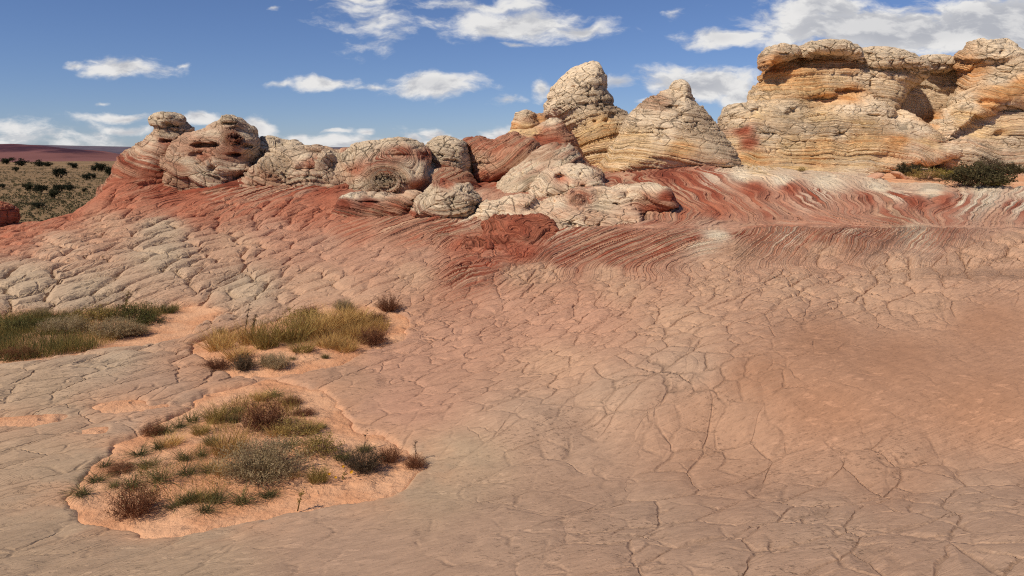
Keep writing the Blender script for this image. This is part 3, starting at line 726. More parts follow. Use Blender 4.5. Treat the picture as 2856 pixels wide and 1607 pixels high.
# --- left hoodoo with a hooked head
rock('rock_hoodoo', [(S1((905, 570), (915, 480), (960, 440), (1060, 390), (1075, 355), (1150, 290), (1155, 255), (1140, 240), (1128, 215), (1140, 195), (1190, 180), (1280, 175), (1300, 190), (1330, 250), (1410, 295),
     (1440, 330), (1460, 700), (1460, 860), (830, 860), (800, 730), (870, 610)), 37.0, 1.5, .8, .05, .7),
     (S1((860, 640), (905, 520), (1000, 430), (1200, 430), (1330, 520), (1400, 860), (800, 860), (820, 700)), 35.8, 1.7, .8, .1, .4),
     (S1((1122, 222), (1128, 205), (1150, 190), (1195, 176), (1285, 170), (1312, 200), (1335, 250), (1300, 300), (1200, 300), (1160, 268), (1140, 246)), 36.5, .75, .7)],
     [(445, 330, 'cream', 'greyd', .5, .8), (470, 370, 'cream', 'tan', .5, .8), (430, 395, 'cream', 'red', .6, .7), (460, 395, 'red', 'cream', .5, .5), (380, 420, 'tan', 'cream', .6, .7), (355, 450, 'dred', 'tan', 1, .3), (410, 450, 'red', 'cream', 1, .3), (440, 475, 'dred', 'tan', 1, .3), (350, 490, 'red', 'tan', .8, .4), (420, 500, 'red', 'dred', .7, .5), (470, 430, 'tan', 'dred', .8, .5)],
     'pale sandstone hoodoo with a hooked head and an eye hole above the left plain', 'rock formation',
     bedp=(1.0, .05, .5, .45), dents=[(466, 348, 14, 9, .55), (462, 393, 22, 7, .5), (480, 352, 16, 5, .3)], lump=(.12, 1.0), seed=2, sharp=True)
# --- big butte with hollows
rock('rock_butte', [(S1((1230, 700), (1215, 540), (1250, 420), (1300, 350), (1400, 300), (1560, 245), (1640, 225), (1650, 180), (1690, 178), (1720, 200), (1740, 195), (1800, 235), (1860, 310), (1900, 380), (1915, 470),
     (1890, 540), (1850, 620), (1850, 860), (1250, 860)), 36.0, 1.7, .75, .10, .5),
     (S1((1240, 690), (1225, 560), (1300, 480), (1450, 430), (1600, 440), (1700, 520), (1850, 560), (1840, 630), (1720, 660), (1500, 720), (1340, 735)), 34.6, .9, .9, .05, .2),
     (S1((1420, 340), (1560, 300), (1700, 270), (1850, 330), (1890, 440), (1800, 500), (1600, 430), (1450, 420)), 35.2, .9, .9),
     (S1((1600, 250), (1638, 222), (1648, 172), (1672, 168), (1696, 176), (1722, 198), (1752, 236), (1748, 290), (1660, 280)), 35.3, .4, .6)],
     [(600, 380, 'cream', 'red', .5, .6), (655, 375, 'red', 'cream', .8, .3), (650, 385, 'dred', 'tan', .8, .2), (640, 330, 'cream', 'greyd', .5, .8), (690, 370, 'cream', 'grey', .4, .9), (710, 420, 'cream', 'tan', .4, .9), (560, 420, 'tan', 'red', .6, .6), (560, 430, 'red', 'tan', .6, .4), (530, 450, 'cream', 'tan', .5, .7), (610, 455, 'cream', 'red', .9, .4), (640, 435, 'red', 'greyd', .6, .4), (660, 470, 'cream', 'red', .5, .7), (560, 485, 'cream', 'grey', .5, .9), (510, 505, 'tan', 'red', .6, .8), (620, 495, 'cream', 'red', .6, .8), (690, 490, 'red', 'tan', .7, .5), (500, 470, 'tan', 'red', .6, .6)],
     'large pale butte riddled with red hollows beside the hooked hoodoo', 'rock formation', bedp=(1.0, .09, .55, .25),
     swirls=[(650, 385, 26, 8)], dents=[(557, 405, 30, 7, .7), (595, 404, 14, 8, .5), (655, 383, 22, 10, .4), (650, 432, 28, 12, .8), (690, 408, 22, 9, .5), (640, 345, 28, 7, .5), (540, 428, 26, 12, .35), (662, 400, 10, 6, .4), (590, 470, 20, 14, .25)], lump=(.16, .9), seed=3, sharp=True)
# --- low pale double dome
rock('rock_dome', [(S1((1850, 600), (1870, 540), (1960, 470), (2080, 430), (2200, 410), (2340, 405), (2430, 440), (2480, 520), (2510, 620), (2510, 840), (1850, 780)), 35.6, 1.7, .9, .1, .4),
     (S1((1760, 700), (1800, 600), (1880, 540), (1960, 580), (2000, 700), (1960, 800), (1780, 800)), 34.8, 1.1, .9, .1, .3),
     (S1((2380, 800), (2400, 620), (2470, 560), (2560, 600), (2700, 640), (2720, 760), (2600, 800)), 34.9, 1.1, .9, .1, .3),
     (S1((1860, 780), (1870, 480), (1905, 360), (2000, 350), (2080, 375), (2200, 370), (2240, 410), (2330, 600), (2330, 780)), 38.0, 1.3, .9, 0, .3)],
     [(760, 390, 'cream', 'grey', .4, .9), (830, 400, 'cream', 'grey', .4, .9), (760, 440, 'cream', 'tan', .6, .9), (850, 440, 'cream', 'grey', .6, .9), (880, 430, 'tan', 'greyd', .7, .7), (790, 480, 'cream', 'tan', .6, .9), (900, 480, 'cream', 'tan', .6, .9), (870, 455, 'red', 'cream', .5, .5), (850, 500, 'cream', 'red', .6, .8), (760, 500, 'tan', 'red', .6, .8), (930, 500, 'tan', 'cream', .6, .8)],
     'low pale double dome between the hollowed butte and the swirled dome', 'rock formation', dents=[(790, 450, 25, 5, .3), (880, 430, 20, 7, .35), (850, 470, 40, 3, .3)], lump=(.14, .9), seed=4, swirls=[(760, 465, 50, 12)])
# --- swirled dome
rock('rock_dome', [(S2((90, 690), (100, 670), (250, 610), (400, 580), (490, 572), (570, 575), (640, 600), (700, 660), (735, 750), (735, 830), (720, 900), (700, 1030), (120, 1000), (95, 800)), 35.6, 1.6, .9, .1, .4),
     (S2((160, 880), (210, 800), (300, 730), (450, 690), (600, 700), (690, 780), (735, 830), (690, 900), (640, 935), (640, 1020), (200, 1020)), 34.3, 1.2, .9, .1, .2),
     (S2((-80, 700), (0, 640), (80, 640), (110, 760), (200, 800), (220, 900), (140, 980), (-80, 920)), 35.0, 1.2, .9),
     (S2((620, 960), (680, 840), (740, 770), (850, 762), (960, 800), (1010, 870), (1080, 960), (1090, 1040), (640, 1040)), 35.2, 1.3, .9, .2, .4)],
     [(960, 430, 'cream', 'grey', .6, .9), (1080, 395, 'cream', 'grey', .6, 1), (1150, 400, 'cream', 'greyd', .6, .9), (1010, 420, 'cream', 'grey', .7, .9), (1120, 430, 'dred', 'tan', .8, .3), (1185, 440, 'dred', 'cream', .8, .4), (1060, 455, 'dred', 'cream', .9, .3), (1150, 470, 'cream', 'red', .6, .6), (1080, 475, 'red', 'cream', .9, .3), (1070, 500, 'greyd', 'cream', .8, .4), (1130, 490, 'cream', 'tan', .8, .5), (1000, 520, 'cream', 'grey', .7, .8), (980, 480, 'red', 'tan', .5, .5), (1100, 530, 'cream', 'dred', .7, .6), (1170, 520, 'red', 'tan', .6, .4), (920, 480, 'cream', 'tan', .6, .9), (960, 490, 'tan', 'cream', .5, .8), (1190, 480, 'cream', 'tan', .5, .7), (1230, 490, 'tan', 'dred', 1, .3), (1280, 500, 'tan', 'dred', 1, .3), (1310, 530, 'red', 'tan', .8, .4)],
     'rounded dome with a dark red swirl curling across its front', 'rock formation', swirls=[(1075, 505, 85, 10)], dents=[(1075, 500, 45, 12, .35), (1115, 437, 70, 7, .4), (1180, 445, 18, 22, .3), (985, 472, 16, 6, .35)], lump=(.14, .8), seed=5)
# --- pitted dome and its striped neighbour
rock('rock_dome', [(S2((670, 620), (720, 580), (800, 568), (900, 575), (960, 590), (1000, 650), (1010, 780), (1000, 880), (760, 880), (720, 760), (690, 690)), 38.0, 1.5, .9, 0, .3)],
     [(1230, 400, 'cream', 'greyd', .5, 1), (1280, 400, 'cream', 'grey', .5, 1), (1230, 440, 'cream', 'grey', .5, 1), (1290, 450, 'cream', 'tan', .4, .9), (1240, 465, 'red', 'cream', .8, .4), (1280, 475, 'cream', 'tan', .5, .8), (1220, 480, 'dred', 'cream', .9, .3)],
     'pitted grey dome on the ridge just right of the swirled dome', 'rock formation', dents=[(1228, 432, 12, 5, .4), (1255, 447, 22, 4, .4), (1275, 452, 14, 4, .3)], lump=(.12, .9), seed=6)
rock('rock_dome', [(S2((930, 600), (935, 570), (975, 553), (1040, 552), (1110, 580), (1150, 590), (1220, 560), (1300, 535), (1400, 560), (1480, 640), (1540, 720), (1500, 820), (1250, 900), (1000, 880), (985, 700)), 39.5, 1.6, .8, .05, .5)],
     [(1320, 385, 'dred', 'greyd', .8, .5), (1350, 400, 'red', 'tan', .6, .7), (1340, 450, 'tan', 'cream', .4, .9), (1370, 460, 'tan', 'red', .5, .8), (1400, 410, 'red', 'mauve', 1, .5), (1440, 400, 'mauve', 'dred', 1, .4), (1410, 450, 'mauve', 'red', 1, .4), (1480, 420, 'mauve', 'dred', 1, .4), (1480, 450, 'mauve', 'tan', 1, .4), (1350, 485, 'red', 'tan', .7, .5), (1400, 490, 'ddred', 'dred', .5, .3)],
     'reddish brown dome with fine curved stripes below the small knob', 'rock formation', bedp=(.8, .05, .4, -1.2), dents=[(1345, 455, 30, 4, .3)], lump=(.12, .7), seed=7, ledge=.07)
# --- the layered red footing of the left buttes, the ridge behind the domes, the contorted red outcrop
rock('rock_terrace', [(S1((800, 800), (830, 700), (905, 610), (1080, 620), (1230, 640), (1330, 690), (1500, 680), (1700, 640), (1860, 600), (2100, 620), (2500, 640), (2640, 700), (2600, 760), (2300, 775), (2000, 800), (1700, 830), (1350, 870), (1000, 860)), 34.7, 1.6, .6, .5, .4)],
     [(340, 500, 'red', 'dred', .8, .4), (400, 490, 'dred', 'tan', 1, .3), (450, 520, 'red', 'dred', .8, .4), (480, 545, 'red', 'dred', .6, .6), (520, 540, 'dred', 'red', 1, .2), (600, 530, 'dred', 'tan', 1, .2), (650, 515, 'ddred', 'dred', 1, .2), (700, 505, 'dred', 'tan', 1, .2), (700, 540, 'dred', 'tan', 1, .2), (800, 510, 'dred', 'tan', 1, .2), (800, 530, 'tan', 'dred', 1, .2), (900, 520, 'tan', 'dred', 1, .2), (960, 520, 'red', 'dred', .8, .3)],
     'dark red layered footing under the hollowed butte and the double dome', 'rock formation', bedp=(1.1, .02, .4, -.34), lump=(.10, .8), ledge=.12, seed=51, amp=1.6)
rock('rock_ridge', [(S2((-130, 740), (-100, 665), (0, 655), (95, 672), (200, 640), (300, 630), (640, 640), (695, 662), (760, 610), (900, 605), (985, 640), (1000, 900), (-130, 900)), 38.6, 1.6, .8, .1, .4)],
     [(900, 450, 'cream', 'tan', .7, .7), (1000, 440, 'tan', 'red', .7, .6), (1200, 420, 'cream', 'greyd', .7, .6), (1300, 420, 'cream', 'tan', .7, .6)],
     'low rock ridge joining the domes from behind', 'rock formation', lump=(.14, .8), seed=52)
rock('rock_outcrop', [(S2((1030, 1330), (1080, 1190), (1180, 1130), (1400, 1140), (1580, 1180), (1600, 1260), (1570, 1330), (1650, 1400), (1500, 1470), (1350, 1440), (1200, 1480), (1060, 1440)), 20.6, .30, .8, 2.2, 0),
     (S2((900, 1400), (920, 1290), (1000, 1310), (1100, 1300), (1110, 1460), (980, 1490)), 20.0, .24, .8, 2.2, 0)],
     [(1380, 640, 'red', 'dred', .6, .4), (1450, 650, 'dred', 'red', .7, .4), (1520, 660, 'red', 'dred', .6, .4), (1400, 690, 'dred', 'red', .8, .4), (1480, 700, 'red', 'pink', .6, .5), (1360, 720, 'dred', 'ddred', .8, .3), (1420, 740, 'red', 'tan', .7, .4), (1300, 730, 'dred', 'tan', 1, .3), (1500, 740, 'tan', 'red', .5, .6), (1550, 700, 'dred', 'tan', .9, .3)],
     'contorted dark red outcrop left of the striped slab', 'rock formation', bedp=(1.4, .22, .7, .3), lump=(.24, 1.4), ledge=.10, seed=53, amp=1.4)
# --- red mound with a pale ridge, and the knob beside it
rock('rock_mound', [(S2((1190, 620), (1215, 575), (1240, 530), (1290, 500), (1400, 500), (1480, 450), (1560, 415), (1620, 440), (1650, 480), (1700, 580), (1740, 680), (1800, 760), (1800, 860), (1200, 860)), 43.5, 1.8, .8, .05, .5)],
     [(1430, 365, 'gold', 'cream', .5, .5), (1480, 372, 'gold', 'tan', .5, .5), (1540, 335, 'cream', 'greyd', .6, .7), (1565, 350, 'tan', 'dred', .8, .5), (1430, 385, 'dred', 'red', .6, .4), (1500, 385, 'dred', 'ddred', .5, .4), (1530, 370, 'red', 'tan', .8, .4), (1540, 395, 'dred', 'red', .8, .3), (1580, 400, 'tan', 'dred', .9, .4), (1600, 430, 'mauve', 'tan', .9, .4), (1460, 405, 'mauve', 'dred', .8, .4)],
     'dark red mound with a crooked pale crest left of the tall leaning butte', 'rock formation', bedp=(1, .08, .5, -.5), lump=(.16, .9), seed=8, dents=[(1505, 380, 30, 8, .4)])
rock('rock_hoodoo', [(S2((1280, 480), (1278, 440), (1300, 390), (1360, 365), (1420, 380), (1440, 420), (1455, 460), (1440, 500), (1430, 540), (1290, 540), (1265, 510)), 46.0, .9, 1.0, 0, .1),
     (S2((1420, 430), (1440, 400), (1500, 385), (1530, 400), (1540, 520), (1420, 520)), 46.5, .6, 1.0)],
     [(1460, 315, 'cream', 'greyd', .6, .9), (1440, 335, 'cream', 'tan', .6, .8), (1480, 335, 'tan', 'greyd', .6, .8), (1435, 348, 'orange', 'gold', .6, .3), (1470, 352, 'gold', 'cream', .4, .4), (1510, 315, 'tan', 'greyd', .5, .7), (1500, 330, 'orange', 'gold', .5, .4)],
     'small round knob on a golden neck left of the tall leaning butte', 'rock formation', lump=(.08, 1.3), seed=9, dents=[(1437, 338, 10, 6, .3)])
# --- tall leaning butte
rock('rock_butte', [(S2((1495, 400), (1495, 340), (1530, 260), (1550, 220), (1600, 150), (1660, 100), (1740, 72), (1850, 60), (1890, 90), (1920, 160), (1920, 240), (1960, 300), (1975, 350), (2050, 385), (2095, 415), (2080, 500), (2060, 620),
     (2100, 780), (2100, 860), (1700, 860), (1650, 560), (1560, 450)), 51.0, 2.6, .85, .10, .3),
     (S2((1500, 400), (1540, 280), (1640, 180), (1760, 160), (1850, 260), (1900, 340), (1890, 400), (1760, 420), (1620, 420)), 50.3, 1.7, .9, .15, .2)],
     [(1640, 200, 'cream', 'warm', .3, 1), (1670, 180, 'cream', 'warm', .3, 1), (1590, 250, 'cream', 'grey', .3, 1), (1680, 240, 'cream', 'grey', .3, 1), (1540, 300, 'cream', 'warm', .3, 1), (1620, 300, 'cream', 'grey', .4, 1), (1690, 300, 'grey', 'greyd', .4, 1), (1740, 310, 'grey', 'greyd', .4, .9), (1600, 335, 'warm', 'gold', .5, .6), (1680, 340, 'gold', 'orange', .6, .5), (1640, 360, 'gold', 'warm', .7, .6), (1700, 370, 'gold', 'orange', .8, .5), (1620, 400, 'gold', 'orange', .9, .4), (1660, 430, 'gold', 'warm', 1, .2), (1730, 400, 'gold', 'warm', 1, .3), (1750, 350, 'warm', 'gold', .7, .7)],
     'tall cream butte leaning right, the highest rock in the centre', 'rock formation', bedp=(1, .06, .35, -.4), lump=(.30, .55), cell=(.6, .6, .45), seed=10, amp=2.6,
     dents=[(1660, 338, 10, 9, .6), (1690, 335, 14, 10, .6), (1625, 290, 26, 5, .4), (1700, 292, 18, 6, .4), (1650, 268, 18, 5, .35), (1710, 320, 12, 9, .5), (1600, 240, 12, 4, .3)])
# --- cone with a knob
KP = S2((1830, 860), (1850, 770), (1900, 700), (1980, 610), (2010, 540), (2050, 460), (2100, 400), (2160, 340), (2240, 290), (2300, 258), (2362, 252)) + S3((52, 378), (52, 345), (70, 325), (90, 320), (118, 330), (128, 350), (135, 385), (160, 430), (210, 470),
     (270, 560), (320, 640), (370, 730), (430, 830), (440, 930), (0, 940))
rock('rock_cone', [(KP, 43.0, 2.3, .85, .05, .7), (S3((-120, 560), (-80, 440), (-20, 390), (60, 400), (120, 470), (160, 560), (60, 640), (-60, 640)), 42.2, 1.3, 1.0, .1)],
     [(1895, 240, 'cream', 'greyd', .5, .9), (1830, 290, 'tan', 'greyd', .8, .7), (1900, 290, 'cream', 'greyd', .5, .9), (1800, 330, 'cream', 'grey', .7, .8), (1870, 340, 'cream', 'greyd', .5, .9), (1950, 330, 'grey', 'greyd', .4, 1), (1780, 390, 'gold', 'warm', .8, .5), (1850, 385, 'cream', 'gold', .5, .8), (1960, 380, 'warm', 'grey', .5, .9), (1720, 430, 'gold', 'warm', 1, .2), (1800, 440, 'gold', 'warm', 1, .3), (1900, 420, 'gold', 'orange', .9, .5), (1990, 420, 'warm', 'greyd', .9, .4), (1730, 470, 'gold', 'warm', 1, .1), (1850, 465, 'warm', 'gold', 1, .2), (1720, 490, 'dred', 'gold', .8, .1), (1800, 492, 'dred', 'gold', .9, .1), (2010, 450, 'warm', 'tan', 1, .2), (1950, 460, 'tan', 'warm', 1, .2)],
     'cone of banded rock topped by a small knob between the leaning butte and the cliff', 'rock formation', bedp=(1, .05, .3, .25), lump=(.20, .6), seed=11, cell=(.7, .7, .40), amp=2.4,
     dents=[(1870, 300, 40, 5, .35), (1900, 330, 16, 14, .35), (1840, 362, 30, 4, .3), (1800, 375, 40, 3, .3), (1930, 345, 30, 4, .3)])
# --- pale striped cone below the mound, eye dome, benches
rock('rock_mound', [(S2((1150, 1000), (1160, 900), (1230, 790), (1340, 740), (1450, 650), (1560, 600), (1640, 600), (1700, 640), (1780, 740), (1880, 790), (1895, 900), (1890, 1020), (1150, 1060)), 35.8, 2.2, .85, .1, .6)],
     [(1560, 400, 'mauve', 'dred', .9, .5), (1580, 420, 'cream', 'dred', .8, .7), (1520, 430, 'mauve', 'cream', .9, .5), (1600, 440, 'cream', 'dred', .7, .8), (1480, 470, 'cream', 'dred', .7, .7), (1430, 490, 'cream', 'tan', .6, .8), (1400, 520, 'cream', 'greyd', .7, .6), (1620, 455, 'tan', 'dred', .7, .5), (1450, 530, 'cream', 'greyd', .8, .6), (1480, 510, 'greyd', 'tan', .8, .5), (1390, 545, 'cream', 'tan', .7, .6), (1560, 460, 'cream', 'tan', .5, .8)],
     'pale mound crossed by thin diagonal red stripes in the centre', 'rock formation', bedp=(.9, .04, .4, -1.1), lump=(.12, .7), seed=12, ledge=.06, amp=1.6)
rock('rock_dome', [(S2((1390, 1010), (1400, 920), (1430, 860), (1480, 800), (1560, 760), (1660, 735), (1760, 745), (1850, 790), (1890, 830), (1885, 930), (1870, 1030)), 31.8, 1.5, .9, .1, .5)],
     [(1560, 490, 'cream', 'tan', .4, .8), (1640, 470, 'cream', 'grey', .4, .9), (1565, 497, 'red', 'dred', .3, .2), (1600, 480, 'cream', 'greyd', .4, .8), (1680, 480, 'tan', 'cream', .6, .7), (1660, 510, 'cream', 'red', .4, .9), (1520, 520, 'cream', 'tan', .5, .9), (1600, 525, 'cream', 'tan', .4, 1), (1480, 545, 'cream', 'tan', .5, .9), (1500, 495, 'cream', 'greyd', .6, .7), (1620, 520, 'tan', 'red', .4, .7)],
     'pale dome with a red eye shaped hollow in the centre', 'rock formation', lump=(.12, .9), seed=13, dents=[(1564, 496, 20, 12, .8), (1545, 480, 8, 4, .3), (1626, 519, 10, 6, .4), (1620, 482, 6, 5, .3)])
rock('rock_bench', [(S2((1440, 1080), (1450, 1000), (1500, 960), (1600, 940), (1760, 920), (1900, 915), (2100, 890), (2250, 885), (2310, 910), (2345, 970), (2350, 1020), (2280, 1100), (1440, 1100)), 28.6, 1.5, .7, .1, .2),
     (S2((1370, 1180), (1380, 1080), (1440, 1030), (1560, 1010), (1700, 1020), (1850, 1040), (2050, 1030), (2140, 1060), (2150, 1130), (2170, 1200), (1900, 1240), (1400, 1220)), 26.3, 1.4, .7, .15, .2),
     (S2((1030, 1130), (1030, 1060), (1060, 1010), (1180, 970), (1300, 940), (1440, 930), (1450, 1000), (1390, 1070), (1380, 1160), (1040, 1160)), 28.2, 1.5, .8, .1, .2),
     (S2((1180, 1140), (1240, 1090), (1340, 1090), (1430, 1120), (1580, 1110), (1600, 1180), (1200, 1180)), 26.2, .7, 1.0)],
     [(1400, 560, 'cream', 'tan', .4, .9), (1450, 580, 'tan', 'cream', .5, .8), (1350, 590, 'cream', 'tan', .5, .9), (1420, 615, 'cream', 'tan', .4, .9), (1560, 560, 'cream', 'tan', .5, .7), (1600, 555, 'tan', 'dred', .7, .5), (1620, 550, 'dred', 'cream', .7, .4), (1700, 550, 'cream', 'tan', .5, .8), (1680, 565, 'greyd', 'cream', .8, .5), (1760, 540, 'cream', 'tan', .5, .8), (1830, 530, 'cream', 'greyd', .6, .7), (1800, 560, 'tan', 'dred', .7, .5), (1850, 555, 'dred', 'ddred', .8, .3), (1810, 580, 'dred', 'red', .8, .3), (1560, 590, 'tan', 'cream', .4, .9), (1650, 600, 'tan', 'cream', .4, .9), (1750, 600, 'tan', 'cream', .4, .9), (1600, 620, 'cream', 'tan', .4, .9), (1750, 630, 'cream', 'tan', .4, .8), (1500, 610, 'cream', 'tan', .4, .9), (1850, 575, 'dred', 'tan', .9, .3)],
     'broad low stepped bench of cracked pale rock with a red nose', 'rock formation', lump=(.14, .8), seed=14, dents=[(1613, 553, 16, 7, .3), (1720, 567, 12, 5, .4), (1560, 575, 20, 3, .2)], swirls=[(1615, 553, 24, 8)], amp=1.6)
rock('rock_dome', [(S2((585, 1110), (590, 1040), (630, 960), (700, 900), (750, 850), (800, 825), (860, 850), (960, 860), (1040, 910), (1085, 980), (1060, 1030), (1040, 1130), (600, 1140)), 28.6, 1.4, .85, .15, .4)],
     [(1230, 500, 'dred', 'greyd', .7, .5), (1250, 510, 'red', 'tan', .6, .5), (1200, 530, 'cream', 'greyd', .6, .8), (1280, 520, 'cream', 'grey', .6, .8), (1320, 550, 'cream', 'tan', .7, .7), (1190, 560, 'cream', 'grey', .8, .8), (1260, 555, 'cream', 'greyd', .8, .8), (1160, 585, 'cream', 'red', .8, .7), (1240, 585, 'cream', 'tan', .8, .8), (1310, 585, 'cream', 'tan', .8, .8), (1150, 595, 'dred', 'red', .6, .4)],
     'layered pale dome with a ragged red crest in front of the swirled dome', 'rock formation', lump=(.13, 1.0), seed=15, dents=[(1280, 553, 20, 3, .35), (1230, 535, 25, 3, .3), (1215, 570, 40, 2.5, .3)])
rock('rock_slab', [(S2((95, 1190), (100, 1080), (115, 990), (160, 945), (250, 940), (450, 945), (660, 930), (650, 1000), (600, 1080), (590, 1130), (300, 1180), (110, 1220)), 29.0, 1.2, .6, .1, .3)],
     [(970, 550, 'white', 'cream', .4, .8), (1050, 545, 'cream', 'tan', .4, .8), (1140, 540, 'tan', 'cream', .4, .6), (960, 570, 'dred', 'ddred', .6, .3), (1030, 570, 'ddred', 'dred', .6, .2), (960, 600, 'dred', 'tan', 1, .2), (1050, 590, 'tan', 'dred', 1, .2), (1120, 575, 'red', 'tan', 1, .2), (960, 630, 'dred', 'tan', 1, .3), (1080, 600, 'dred', 'tan', 1, .2)],
     'low white topped slab with a red layered front below the swirled dome', 'rock formation', bedp=(1.2, .02, .5, .55), lump=(.10, .9), seed=16, dents=[(1030, 568, 55, 4, .4)], ledge=.12)
# --- far left knoll
rock('rock_knoll', [(S1((-160, 990), (-160, 850), (-90, 830), (-20, 838), (30, 868), (52, 895), (50, 945), (50, 1010)), 30.5, 1.0, .9, .05, .3)],
     [(10, 575, 'red', 'tan', .4, .9), (20, 600, 'red', 'tan', .4, .9), (-40, 590, 'red', 'tan', .4, .9)], 'low red knoll at the left edge below the scrub plain', 'rock formation', lump=(.10, 1.0), seed=17)

# --- the big cliff on the right, with its overhanging caps
cliff = rock('rock_cliff', [
     (S3((320, 760), (325, 660), (345, 520), (380, 470), (430, 445), (520, 450), (600, 460), (760, 430), (900, 500), (1050, 415), (1200, 395), (1330, 440), (1360, 530), (1450, 500), (1560, 600), (1640, 660), (1600, 760), (900, 900), (420, 900)), 48.0, 2.4, .55, .12, .5),
     (S3((450, 800), (480, 470), (540, 410), (590, 320), (605, 250), (600, 170), (700, 130), (790, 150), (850, 120), (1060, 110), (1130, 150), (1300, 130), (1480, 170), (1530, 260), (1500, 360), (1400, 420), (1300, 800)), 51.5, 2.6, .6, .06, .35),
     (S3((1100, 800), (1150, 200), (1400, 180), (1600, 190), (1800, 195), (1900, 250), (1900, 800)), 55.0, 1.8, .5, .05, .3),
     (S3((330, 930), (340, 720), (500, 690), (900, 690), (1200, 660), (1560, 680), (1760, 690), (1800, 760), (1500, 830), (1000, 930)), 46.6, 2.2, .5, .3, .4),
     (S3((1340, 620), (1400, 560), (1440, 535), (1500, 560), (1580, 640), (1500, 700), (1360, 690)), 46.0, .9, 1.0),
     (S3((1640, 540), (1660, 490), (1700, 485), (1730, 520), (1690, 600), (1600, 640), (1570, 620)), 47.5, .8, 1.0)],
     [(2150, 200, 'orange', 'gold', .7, .3), (2200, 190, 'orange', 'gold', .7, .4), (2300, 160, 'orange', 'gold', .7, .5), (2350, 180, 'orange', 'warm', .6, .5), (2250, 225, 'gold', 'orange', .7, .6), (2150, 240, 'gold', 'orange', .8, .5), (2330, 220, 'warm', 'gold', .8, .7), (2280, 260, 'gold', 'orange', .8, .6), (2370, 260, 'orange', 'gold', .6, .5), (2120, 270, 'warm', 'gold', .7, .7), (2420, 220, 'warm', 'cream', .4, .9), (2480, 240, 'warm', 'gold', .4, .8), (2520, 260, 'cream', 'gold', .4, .5), (2560, 300, 'warm', 'cream', .4, .5), (2600, 330, 'orange', 'gold', .5, .3), (2640, 250, 'warm', 'cream', .4, .5), (2700, 230, 'warm', 'gold', .3, .6), (2700, 300, 'warm', 'cream', .4, .5),
      (2030, 310, 'cream', 'greyd', .5, 1), (2100, 310, 'cream', 'grey', .5, 1), (2110, 320, 'gold', 'cream', .5, .4), (2200, 310, 'cream', 'greyd', .6, .9), (2200, 322, 'greyd', 'gold', .5, .5), (2280, 330, 'gold', 'warm', .8, .6), (2380, 310, 'cream', 'warm', .4, .9), (2440, 300, 'cream', 'warm', .4, .8), (2060, 350, 'cream', 'warm', .5, .9), (2075, 370, 'dred', 'red', .4, .4), (2085, 400, 'dred', 'red', .4, .4), (2130, 370, 'cream', 'grey', .6, 1), (2250, 360, 'cream', 'greyd', .7, .9), (2400, 345, 'gold', 'warm', .8, .6), (2330, 375, 'cream', 'grey', .7, .9), (2520, 350, 'cream', 'warm', .3, .8), (2560, 370, 'cream', 'warm', .4, .7), (2650, 330, 'cream', 'warm', .4, .8),
      (2050, 400, 'warm', 'gold', .8, .5), (2140, 400, 'cream', 'gold', .6, .8), (2200, 410, 'gold', 'cream', .7, .8), (2300, 400, 'gold', 'orange', .7, .6), (2400, 400, 'gold', 'orange', .7, .5), (2500, 400, 'orange', 'gold', .7, .5), (2580, 400, 'gold', 'tan', .8, .3), (2100, 440, 'gold', 'orange', 1, .1), (2250, 440, 'gold', 'orange', 1, .1), (2400, 430, 'gold', 'warm', 1, .1), (2550, 420, 'warm', 'tan', 1, .1), (2200, 475, 'gold', 'cream', 1, .1), (2400, 460, 'cream', 'gold', 1, .1), (2660, 405, 'cream', 'tan', .8, .3)],
     'massive cream and golden cliff with overhanging domed caps on the right', 'cliff', k=.22, bedp=(1, .08, .24, .12), lump=(.40, .42), cell=(.8, .8, .42), amp=2.8, ledge=.12, seed=21,
     dents=[(2112, 312, 22, 13, 1.0), (2208, 316, 24, 15, 1.0), (2300, 275, 45, 14, 1.0), (2370, 255, 50, 10, .8), (2445, 320, 25, 9, .7), (2500, 327, 22, 8, .6), (2345, 377, 18, 10, .6), (2240, 300, 30, 6, .5), (2430, 235, 10, 18, .7), (2290, 330, 60, 5, .4), (2240, 172, 18, 14, .6), (2150, 375, 40, 4, .4), (2050, 330, 14, 8, .5), (2000, 350, 14, 8, .5), (2270, 395, 60, 3.5, .4)], vox=.075)
CAPC = [(2140, 140, 'cream', 'greyd', .6, 1), (2200, 150, 'cream', 'grey', .6, 1), (2160, 165, 'orange', 'cream', .5, .5), (2300, 130, 'cream', 'greyd', .7, 1), (2380, 170, 'cream', 'grey', .7, 1), (2300, 150, 'warm', 'greyd', .7, .9), (2480, 150, 'cream', 'grey', .5, 1), (2540, 190, 'cream', 'greyd', .5, 1), (2440, 190, 'cream', 'greyd', .5, 1), (2640, 175, 'cream', 'grey', .5, 1), (2700, 175, 'cream', 'warm', .5, .9)]
